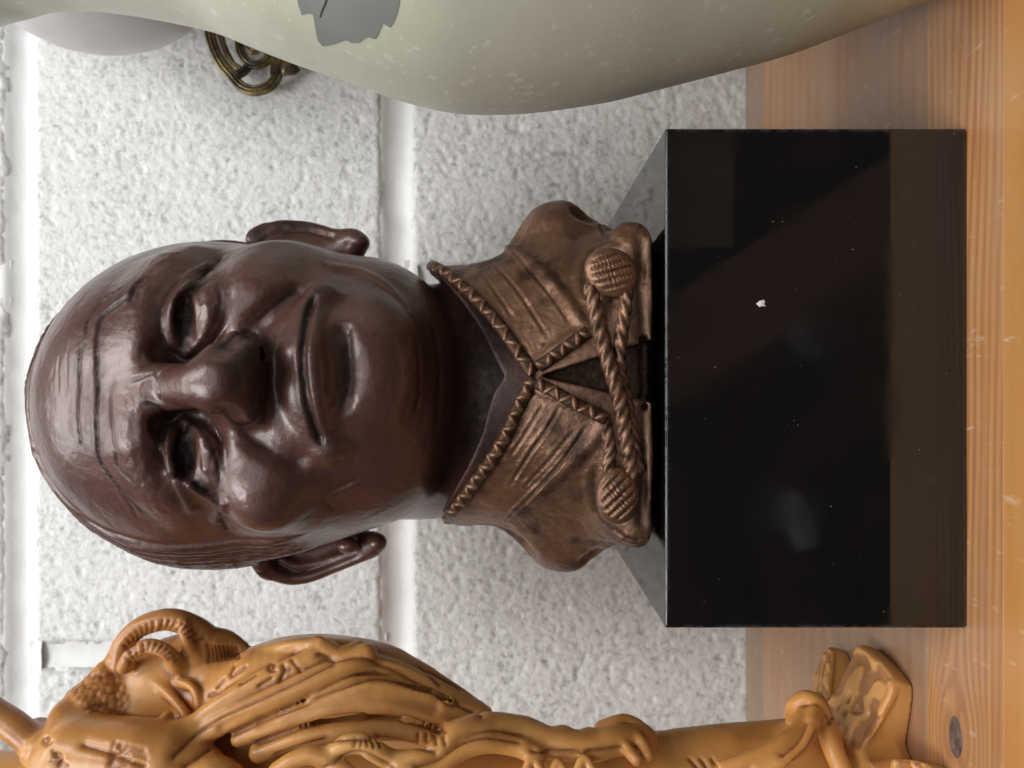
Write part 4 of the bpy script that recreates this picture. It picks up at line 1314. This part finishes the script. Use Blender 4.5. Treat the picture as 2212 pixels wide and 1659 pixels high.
# wide sleeve swelling to the right
sl = [(430, 1560, 4), (520, 1500, 2), (620, 1462, 2), (720, 1450, 4), (820, 1462, 6), (920, 1510, 8), (1010, 1560, 10)]
Gf.tube(path(sl), np.interp(np.linspace(0, 1, 37), [0, 0.25, 0.55, 0.8, 1], [11, 14, 11.5, 9, 5]), k=8)
Gf.tube(path([(560, 1420, 12), (620, 1404, 12), (690, 1398, 14), (760, 1405, 14), (830, 1418, 12), (900, 1452, 12), (980, 1498, 12), (1050, 1540, 10)]), np.interp(np.linspace(0, 1, 43), [0, 0.3, 1], [4, 4.5, 2.4]), k=6)
# cuff fold running from the wrist up to the hem of the sleeve
fold = lambda pix, r, k=2.0, dd=0.0, op='add', n=6: Gf.tube(path([(a, b, c + dd) for a, b, c in pix], n), r, op, k)
fold([(372, 1620, -12), (400, 1585, -14), (450, 1540, -13), (520, 1495, -12), (600, 1455, -10), (680, 1420, -7), (720, 1404, -4)], [2.5] * 6 + [3.4] * 30 + [2.4], 1.5)
fold([(380, 1640, -13), (430, 1590, -15), (500, 1550, -15), (580, 1515, -14), (660, 1478, -12), (740, 1440, -8), (800, 1412, -4)], [2.0] * 6 + [4.2] * 30 + [2.0], 1.5)
fold([(690, 1512, -12), (760, 1490, -11), (830, 1488, -9), (900, 1502, -6), (970, 1530, -3), (1040, 1552, 0)], 4.2, 1.2)
fold([(520, 1590, -14), (600, 1560, -15), (680, 1535, -14), (760, 1522, -12), (840, 1520, -10), (920, 1538, -7), (985, 1568, -4)], 3.6, 1.2)
fold([(560, 1625, -15), (640, 1595, -16), (720, 1585, -15), (800, 1578, -13), (880, 1582, -11), (950, 1605, -9)], 3.4, 1.2)
fold([(760, 1440, -4), (830, 1442, -2), (900, 1470, 0), (960, 1500, 2), (1030, 1535, 3)], 3.6, 2.5)
# hollows between folds
for q, r in (([(640, 1545, -20), (740, 1506, -18), (840, 1502, -15), (940, 1530, -10)], 2.6),
             ([(560, 1565, -20), (700, 1552, -21), (800, 1548, -19), (890, 1556, -16)], 2.8),
             ([(480, 1572, -20), (600, 1525, -20), (700, 1488, -17), (780, 1460, -13)], 1.8),
             ([(780, 1455, -12), (850, 1462, -9), (930, 1500, -5), (1000, 1536, -2)], 1.6)):
    fold(q, r, 2.0, 0, 'sub')
Gf.tube(path([(560, 1600, 8), (700, 1570, 8), (840, 1570, 8), (960, 1600, 8)]), 11, k=4)
Gf.tube(path([(300, 1520, 6), (360, 1500, 6), (430, 1500, 6), (500, 1490, 6)]), 11, k=4)
# sleeve hem corner that stands out
fold([(560, 1415, 2), (610, 1398, -2), (670, 1392, -4), (690, 1388, -4), (705, 1408, -6), (725, 1412, -6), (750, 1406, -4), (775, 1396, 0)], 2.2, 2.0)
# forearm coming out of the sleeve
fold([(470, 1700, -24), (440, 1660, -20), (420, 1628, -14), (410, 1600, -8)], [9, 8.5, 8] + [7] * 16, 2.0)
# waving ribbons
rib = [(1060, 1640, -26), (1000, 1632, -26), (960, 1605, -25), (920, 1604, -25), (890, 1630, -26), (860, 1650, -27)]
fold([(700, 1640, -24), (740, 1612, -25), (780, 1606, -25), (810, 1622, -25), (850, 1642, -24), (900, 1640, -24), (950, 1618, -22), (985, 1588, -19), (1020, 1572, -16), (1075, 1570, -12), (1130, 1580, -10)], 3.4, 1.5)
fold([(860, 1668, -27), (900, 1668, -27), (950, 1652, -25), (1000, 1620, -22), (1050, 1606, -20), (1110, 1612, -18), (1160, 1632, -20)], 3.2, 1.5)
fold([(600, 1665, -26), (640, 1640, -26), (680, 1632, -26), (720, 1650, -27), (760, 1680, -28)], 3.0, 1.5)
fold([(980, 1590, -14), (1040, 1572, -12), (1120, 1578, -8), (1160, 1592, -8)], 5.0, 3)
# pleated sash ends at the hip
for (x, y, w) in ((1168, 1588, 5.2), (1215, 1585, 6.0), (1272, 1590, 5.6)):
    fold([(x - 16, y + 34, -16), (x, y - 4, -11), (x + 22, y + 34, -16)], [1.4, 1.6, 1.8, 2.0, 2.0, 2.0, 2.0, 2.0, 1.8, 1.6, 1.4, 1.4, 1.4], 0.8)
    Gf.ellipsoid(pf(x + 3, y + 16, -9), (4.5, 5, 5), None, k=2)
for (x, y) in ((1150, 1640), (1205, 1650), (1262, 1640)):
    fold([(x - 14, y + 26, -24), (x, y - 2, -22), (x + 20, y + 26, -24)], 1.6, 0.8)
fold([(1130, 1590, -10), (1200, 1606, -14), (1280, 1612, -14), (1330, 1600, -12), (1390, 1600, -8)], 5.0, 3)
fold([(1300, 1575, -4), (1330, 1564, -4), (1352, 1560, -3), (1378, 1572, -4), (1398, 1598, -8)], [2.8] * 25, 1.6)
fold([(1335, 1580, -8), (1362, 1585, -10), (1385, 1602, -14), (1400, 1630, -18)], 2.2, 1.2)
fold([(1310, 1590, -12), (1345, 1610, -15), (1375, 1640, -20)], 2.2, 1.2)
# skirt flank and hem folds
Gf.tube(path([(1420, 1662, 4), (1500, 1648, 4), (1600, 1638, 3), (1680, 1632, 2), (1720, 1626, 0)]), [9, 10, 10, 10, 10] + [11] * 20, k=6)
fold([(1560, 1660, -22), (1620, 1640, -22), (1680, 1610, -20), (1720, 1580, -16), (1735, 1545, -10)], 2.6, 2)
fold([(1640, 1665, -24), (1690, 1640, -24), (1730, 1612, -22), (1752, 1575, -18), (1760, 1540, -12)], 2.6, 2)
# turned-up hem lip
fold([(1716, 1548, 0), (1720, 1526, -4), (1745, 1512, -6), (1768, 1530, -8), (1782, 1570, -12), (1800, 1620, -18), (1822, 1668, -22)], 3.4, 1.2)
fold([(1770, 1512, 2), (1792, 1535, -4), (1806, 1575, -10), (1826, 1630, -16), (1845, 1675, -20)], 3.0, 1.2)
# shoulder beast: body, head, feather loops
Gf.tube(path([(262, 1500, 6), (225, 1518, 2), (190, 1540, -2), (158, 1556, -6)]), [11] * 6 + [10.5] * 6 + [8.5] * 6 + [5.5], k=3)
Gf.ellipsoid(pf(140, 1552, -8), (5.5, 6, 4.6), None, k=2)
Gf.ellipsoid(pf(150, 1566, -11), (3.0, 3.4, 3.4), None, k=1)
fold([(205, 1480, 0), (228, 1450, 2), (250, 1420, 4), (262, 1392, 6)], [4] * 7 + [3.2] * 12, 2)
LOOP1 = [(256, 1436, 2), (266, 1392, 2), (290, 1364, 2), (322, 1346, 2), (362, 1338, 2), (400, 1346, 3), (430, 1364, 5), (454, 1386, 7), (490, 1385, 9), (525, 1398, 10)]
fold(LOOP1, np.interp(np.linspace(0, 1, 55), [0, 0.2, 0.6, 0.8, 1], [3.0, 3.6, 4.2, 5.4, 2.2]), 1.5)
LOOP2 = [(268, 1440, -4), (286, 1412, -5), (318, 1396, -5), (350, 1402, -5), (372, 1420, -4), (380, 1438, -2)]
fold(LOOP2, [2.6] * 31, 1.2)
LOOP3 = [(396, 1352, -1), (405, 1378, -1), (410, 1398, 0), (424, 1412, 2)]
fold(LOOP3, [2.4] * 19, 1.2)
Gf.tube(path([(340, 1440, 8), (400, 1420, 10), (440, 1430, 8)]), 9, k=6)
# chest panel, collar and the raised arm at the top edge
Gf.tube(path([(150, 1620, -14), (220, 1628, -16), (300, 1632, -18), (360, 1640, -18)]), [10, 11, 12, 12] + [12] * 15, k=5)
fold([(128, 1570, -6), (150, 1606, -14), (172, 1645, -20), (182, 1668, -24)], 1.8, 0.8)
fold([(80, 1592, -4), (98, 1625, -12), (118, 1668, -20)], 6.5, 3)
fold([(-30, 1530, -6), (10, 1556, -8), (50, 1585, -10), (80, 1612, -12)], [5] * 18 + [6], 2)
fold([(185, 1592, -18), (215, 1608, -21), (250, 1622, -23), (290, 1645, -25), (310, 1662, -26)], 1.5, 0.8)
fold([(180, 1600, -18), (190, 1630, -22), (215, 1655, -25)], 1.4, 0.8)
fold([(385, 1470, -2), (412, 1482, -5), (425, 1500, -7), (428, 1520, -8)], 1.4, 1.5)
fold([(330, 1470, 0), (365, 1500, -5), (395, 1535, -9), (408, 1560, -10)], 1.6, 1.5)
fold([(330, 1596, -20), (345, 1580, -18), (352, 1562, -15), (362, 1548, -12)], 2.0, 1.0)
# engraved lines
FC = []
def fline(pix, w=0.7, dep=0.7, pt=0.95):
    w = max(w, 0.65); dep = dep * 1.25
    c = catmull(np.array(pix, float), 5)
    FC.append((np.array([Gf.S(x, y) for x, y in c]), w, dep, pt))
def curl(cx, cy, r, a0, turns, sgn=1):
    q = []
    for i in range(9):
        t_ = i / 8
        a = a0 + sgn * t_ * turns * 2 * math.pi
        q.append((cx + r * (1 - 0.8 * t_) * math.cos(a), cy + r * (1 - 0.8 * t_) * math.sin(a)))
    return q
for q in ([(376, 1634), (420, 1590), (480, 1550), (560, 1510), (640, 1472), (720, 1432)],
          [(400, 1655), (470, 1606), (560, 1560), (650, 1524), (740, 1484), (820, 1462), (900, 1484), (980, 1520)],
          [(560, 1604), (640, 1575), (720, 1550), (800, 1544), (880, 1552), (960, 1580)],
          [(600, 1630), (700, 1600), (800, 1594), (890, 1606), (940, 1625)],
          [(700, 1662), (750, 1632), (790, 1630), (850, 1658)],
          [(900, 1654), (950, 1636), (1000, 1602), (1050, 1590), (1120, 1600)],
          [(690, 1412), (720, 1424), (760, 1420), (800, 1428), (880, 1460), (960, 1505), (1040, 1546)],
          [(1150, 1620), (1210, 1624), (1280, 1622), (1340, 1616)],
          [(1690, 1628), (1722, 1598), (1740, 1560)], [(1712, 1650), (1745, 1620), (1768, 1580)],
          [(180, 1610), (230, 1625), (280, 1645), (310, 1658)]):
    fline(q, 1.0, 1.0, 1.0)
for i in range(15):
    k = i / 14
    L1 = catmull(np.array(LOOP1, float), 8); j = int((0.1 + 0.62 * k) * (len(L1) - 2)); a, b = L1[j], L1[j + 1]
    t_ = (b - a)[:2]; t_ /= np.linalg.norm(t_) + 1e-9; nrm = np.array([-t_[1], t_[0]])
    fline([a[:2] + nrm * 2 + t_ * 4, a[:2] + nrm * 13, a[:2] + nrm * 22 - t_ * 5], 0.5, 0.6)
for i in range(11):
    k = i / 10
    L2 = catmull(np.array(LOOP2, float), 8); j = int((0.12 + 0.8 * k) * (len(L2) - 2)); a, b = L2[j], L2[j + 1]
    t_ = (b - a)[:2]; t_ /= np.linalg.norm(t_) + 1e-9; nrm = np.array([-t_[1], t_[0]])
    fline([a[:2] - nrm * 8 + t_ * 2, a[:2] + nrm * 10 - t_ * 3], 0.5, 0.5)
for i in range(8):
    x = 448 + i * 9
    fline([(x, 1392 + i * 1.0), (x + 5, 1412 + i), (x + 4, 1428 - i)], 0.5, 0.6)
for (cx, cy, r, a0, tn, sg) in ((100, 1598, 11, 0.5, 1.3, 1), (122, 1636, 15, 2.6, 1.2, -1), (136, 1655, 9, 0, 1.2, 1), (588, 1440, 10, 1.0, 1.2, 1), (622, 1446, 6, 2, 1.1, -1), (1840, 1560, 16, 1, 1.3, 1), (1868, 1500, 14, 3, 1.3, -1)):
    fline(curl(cx, cy, r, a0, tn, sg), 0.5, 0.5)
fline([(112, 1622), (128, 1640), (126, 1656)]); fline([(606, 1470), (614, 1452), (612, 1436)]); fline([(560, 1482), (586, 1466)]); fline([(520, 1476), (552, 1458)])
fline([(500, 1460), (530, 1440)]); fline([(470, 1484), (482, 1468)]); fline([(452, 1502), (480, 1494)]); fline([(497, 1455), (506, 1438)])
fline([(630, 1425), (640, 1440), (650, 1450)], 0.5, 0.4)
for i in range(9):
    a = -1.2 + i * 0.32
    fline([(232 + 10 * math.cos(a), 1640 + 10 * math.sin(a)), (232 + 44 * math.cos(a), 1640 + 40 * math.sin(a))], 0.55, 0.35, 0.7)
for i in range(7):
    fline([(255 + i * 9, 1606 + i * 2), (262 + i * 9, 1626 + i * 2)], 0.5, 0.4, 0.7)
for i in range(5):
    fline([(770 + i * 11, 1592), (766 + i * 14, 1612)], 0.6, 0.5, 0.8)
for i in range(4):
    fline([(905 + i * 17, 1585 + i), (902 + i * 20, 1602 + i * 2)], 0.6, 0.5, 0.8)
for i in range(3):
    fline([(1490 + i * 24, 1640), (1508 + i * 20, 1660)], 0.6, 0.6, 0.9)
fline([(905, 1440), (930, 1462), (950, 1480)], 0.5, 0.4); fline([(925, 1450), (960, 1470), (990, 1490)], 0.5, 0.4)
fline([(1785, 1545), (1796, 1560)], 0.6, 0.5); fline([(1790, 1562), (1800, 1550)], 0.6, 0.5)
fv_, fq_ = Gf.mesh(); fv_ = relax(fv_, fq_, 2); fn_ = normals_of(fv_, fq_)
fd = 0.12 * fbm(fv_, 8, 3, 5); fp = np.zeros(len(fv_))
for p_, w, dep, pt in FC:
    ids, dd, par = dist_to_path(fv_, p_, w * 3)
    e = np.exp(-(dd / w) ** 2) if w < 0.9 else np.exp(-(dd / w) * 1.1)
    fd[ids] -= dep * e * (1.0 if w < 0.9 else 1.25); fp[ids] = np.maximum(fp[ids], pt * e)
# scales on the beast: packed beads
rng = np.random.RandomState(5)
cen_path = path([(262, 1500, 6), (225, 1518, 2), (190, 1540, -2), (158, 1556, -6)], 10)
ids, dd, par = dist_to_path(fv_, cen_path, 14.5)
if len(ids):
    pv_ = fv_[ids]
    q = pv_ / np.array([2.5, 2.5, 2.2])
    cell = np.floor(q); best = np.full(len(ids), 9.0)
    for a in (-1, 0, 1):
        for b in (-1, 0, 1):
            for c in (-1, 0, 1):
                cc = cell + np.array([a, b, c]); ci = cc.astype(np.int64)
                jit = np.stack([_hash(ci[:, 0], ci[:, 1], ci[:, 2], s_) for s_ in (1, 2, 3)], 1)
                best = np.minimum(best, np.linalg.norm(q - cc - 0.2 - 0.6 * jit, axis=1))
    edge = smoothstep(14.5, 12.5, dd) * smoothstep(0.0, 0.05, par) * smoothstep(1.0, 0.93, par)
    fd[ids] += edge * (0.85 * (0.75 - np.clip(best, 0, 0.9)))
    fp[ids] = np.maximum(fp[ids], edge * np.clip(0.28 + 1.0 * smoothstep(0.42, 0.85, best), 0, 0.9))
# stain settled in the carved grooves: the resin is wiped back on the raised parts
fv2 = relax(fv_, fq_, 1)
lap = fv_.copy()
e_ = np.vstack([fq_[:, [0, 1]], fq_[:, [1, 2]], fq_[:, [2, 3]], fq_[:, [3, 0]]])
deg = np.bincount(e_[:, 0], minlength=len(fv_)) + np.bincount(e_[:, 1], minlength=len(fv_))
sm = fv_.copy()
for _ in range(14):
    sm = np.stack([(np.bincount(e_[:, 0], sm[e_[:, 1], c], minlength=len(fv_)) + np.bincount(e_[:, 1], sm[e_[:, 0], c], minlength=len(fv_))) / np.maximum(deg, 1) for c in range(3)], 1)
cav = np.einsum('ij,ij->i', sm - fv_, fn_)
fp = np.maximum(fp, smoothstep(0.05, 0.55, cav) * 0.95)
for q_, rad, amt in ((LOOP1, 9, 0.5), (LOOP2, 7, 0.5), (LOOP3, 7, 0.5), ([(262, 1500, 6), (225, 1518, 2), (190, 1540, -2), (158, 1556, -6)], 15, 0.55),
                     ([(150, 1620, -14), (220, 1628, -16), (300, 1632, -18), (360, 1640, -18)], 15, 0.35), ([(-30, 1530, -6), (10, 1556, -8), (50, 1585, -10)], 9, 0.6),
                     ([(640, 1545, -20), (740, 1530, -18), (840, 1530, -15), (960, 1560, -10)], 9, 0.35), ([(1150, 1610, -14), (1250, 1612, -14), (1380, 1600, -10)], 12, 0.25)):
    ids, dd, par = dist_to_path(fv_, path(q_), rad)
    fp[ids] = np.maximum(fp[ids], amt * smoothstep(rad, rad * 0.6, dd) * (0.8 + 0.3 * vnoise(fv_[ids], 5, 81)))
fp = np.maximum(fp, np.clip(0.5 * fbm(fv_, 14, 3, 91) - 0.1, 0, 0.45))
fv_ = fv_ + fn_ * fd[:, None]
fig = empty('carved_figurine', (-150, 272, 0))
tag(fig, 'carved amber resin figurine in flowing robes with a beast on its shoulder', 'figurine')
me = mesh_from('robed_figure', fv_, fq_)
set_attr(me, 'patina_and_shade', np.clip(fp, 0, 1))
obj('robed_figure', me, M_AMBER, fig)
# stand with scrolled deck and hollowed sides
Gb = Sdf((-230, 212, -0.2), (-70, 336, 48), 0.7)
cb = np.array([-152.0, 277.0])
A0 = math.radians(-9)
def stand(X, Y, Z):
    x, y = X - cb[0], Y - cb[1]
    a = np.arctan2(y, x); r = np.sqrt(x * x + y * y)
    lobes = np.cos(6 * (a - A0))
    R = 31.0 + 22.0 * smoothstep(-0.95, 0.15, lobes)
    R = R - 1.5 * smoothstep(5.0, 0.0, Z)
    return np.maximum(np.maximum((r - R) * 0.7, Z - (6.2 + (53 - r) * 0.42)), 0.3 - Z) * 0.9
Gb.func(stand, (-230, 212, -1), (-70, 336, 60), 'add', 0)
rimp = []
for i in range(241):
    a = i / 240 * 2 * math.pi
    R = 31.0 + 22.0 * float(smoothstep(-0.95, 0.15, math.cos(6 * (a - A0)))) - 1.6
    rimp.append((cb[0] + R * math.cos(a), cb[1] + R * math.sin(a), 5.6 + (53 - R) * 0.42))
Gb.tube(rimp, 1.4, k=0.8)
bv_, bq_ = Gb.mesh(); bv_ = relax(bv_, bq_, 2); bn_ = normals_of(bv_, bq_)
rr = np.hypot(bv_[:, 0] - cb[0], bv_[:, 1] - cb[1])
deck = (bn_[:, 2] > 0.3) * smoothstep(6.5, 7.5, bv_[:, 2])
w_ = np.sin(fbm(bv_ * np.array([1, 1, 0.3]), 9, 2, 8) * 7.0)
bd = deck * 0.9 * (smoothstep(-0.2, 0.5, w_) - 0.5)
bp = deck * (1 - smoothstep(-0.3, 0.3, w_)) * 0.7
bv_ = bv_ + bn_ * bd[:, None]
me = mesh_from('stand', bv_, bq_)
set_attr(me, 'patina_and_shade', np.clip(bp, 0, 1))
obj('stand', me, M_AMBER, fig)
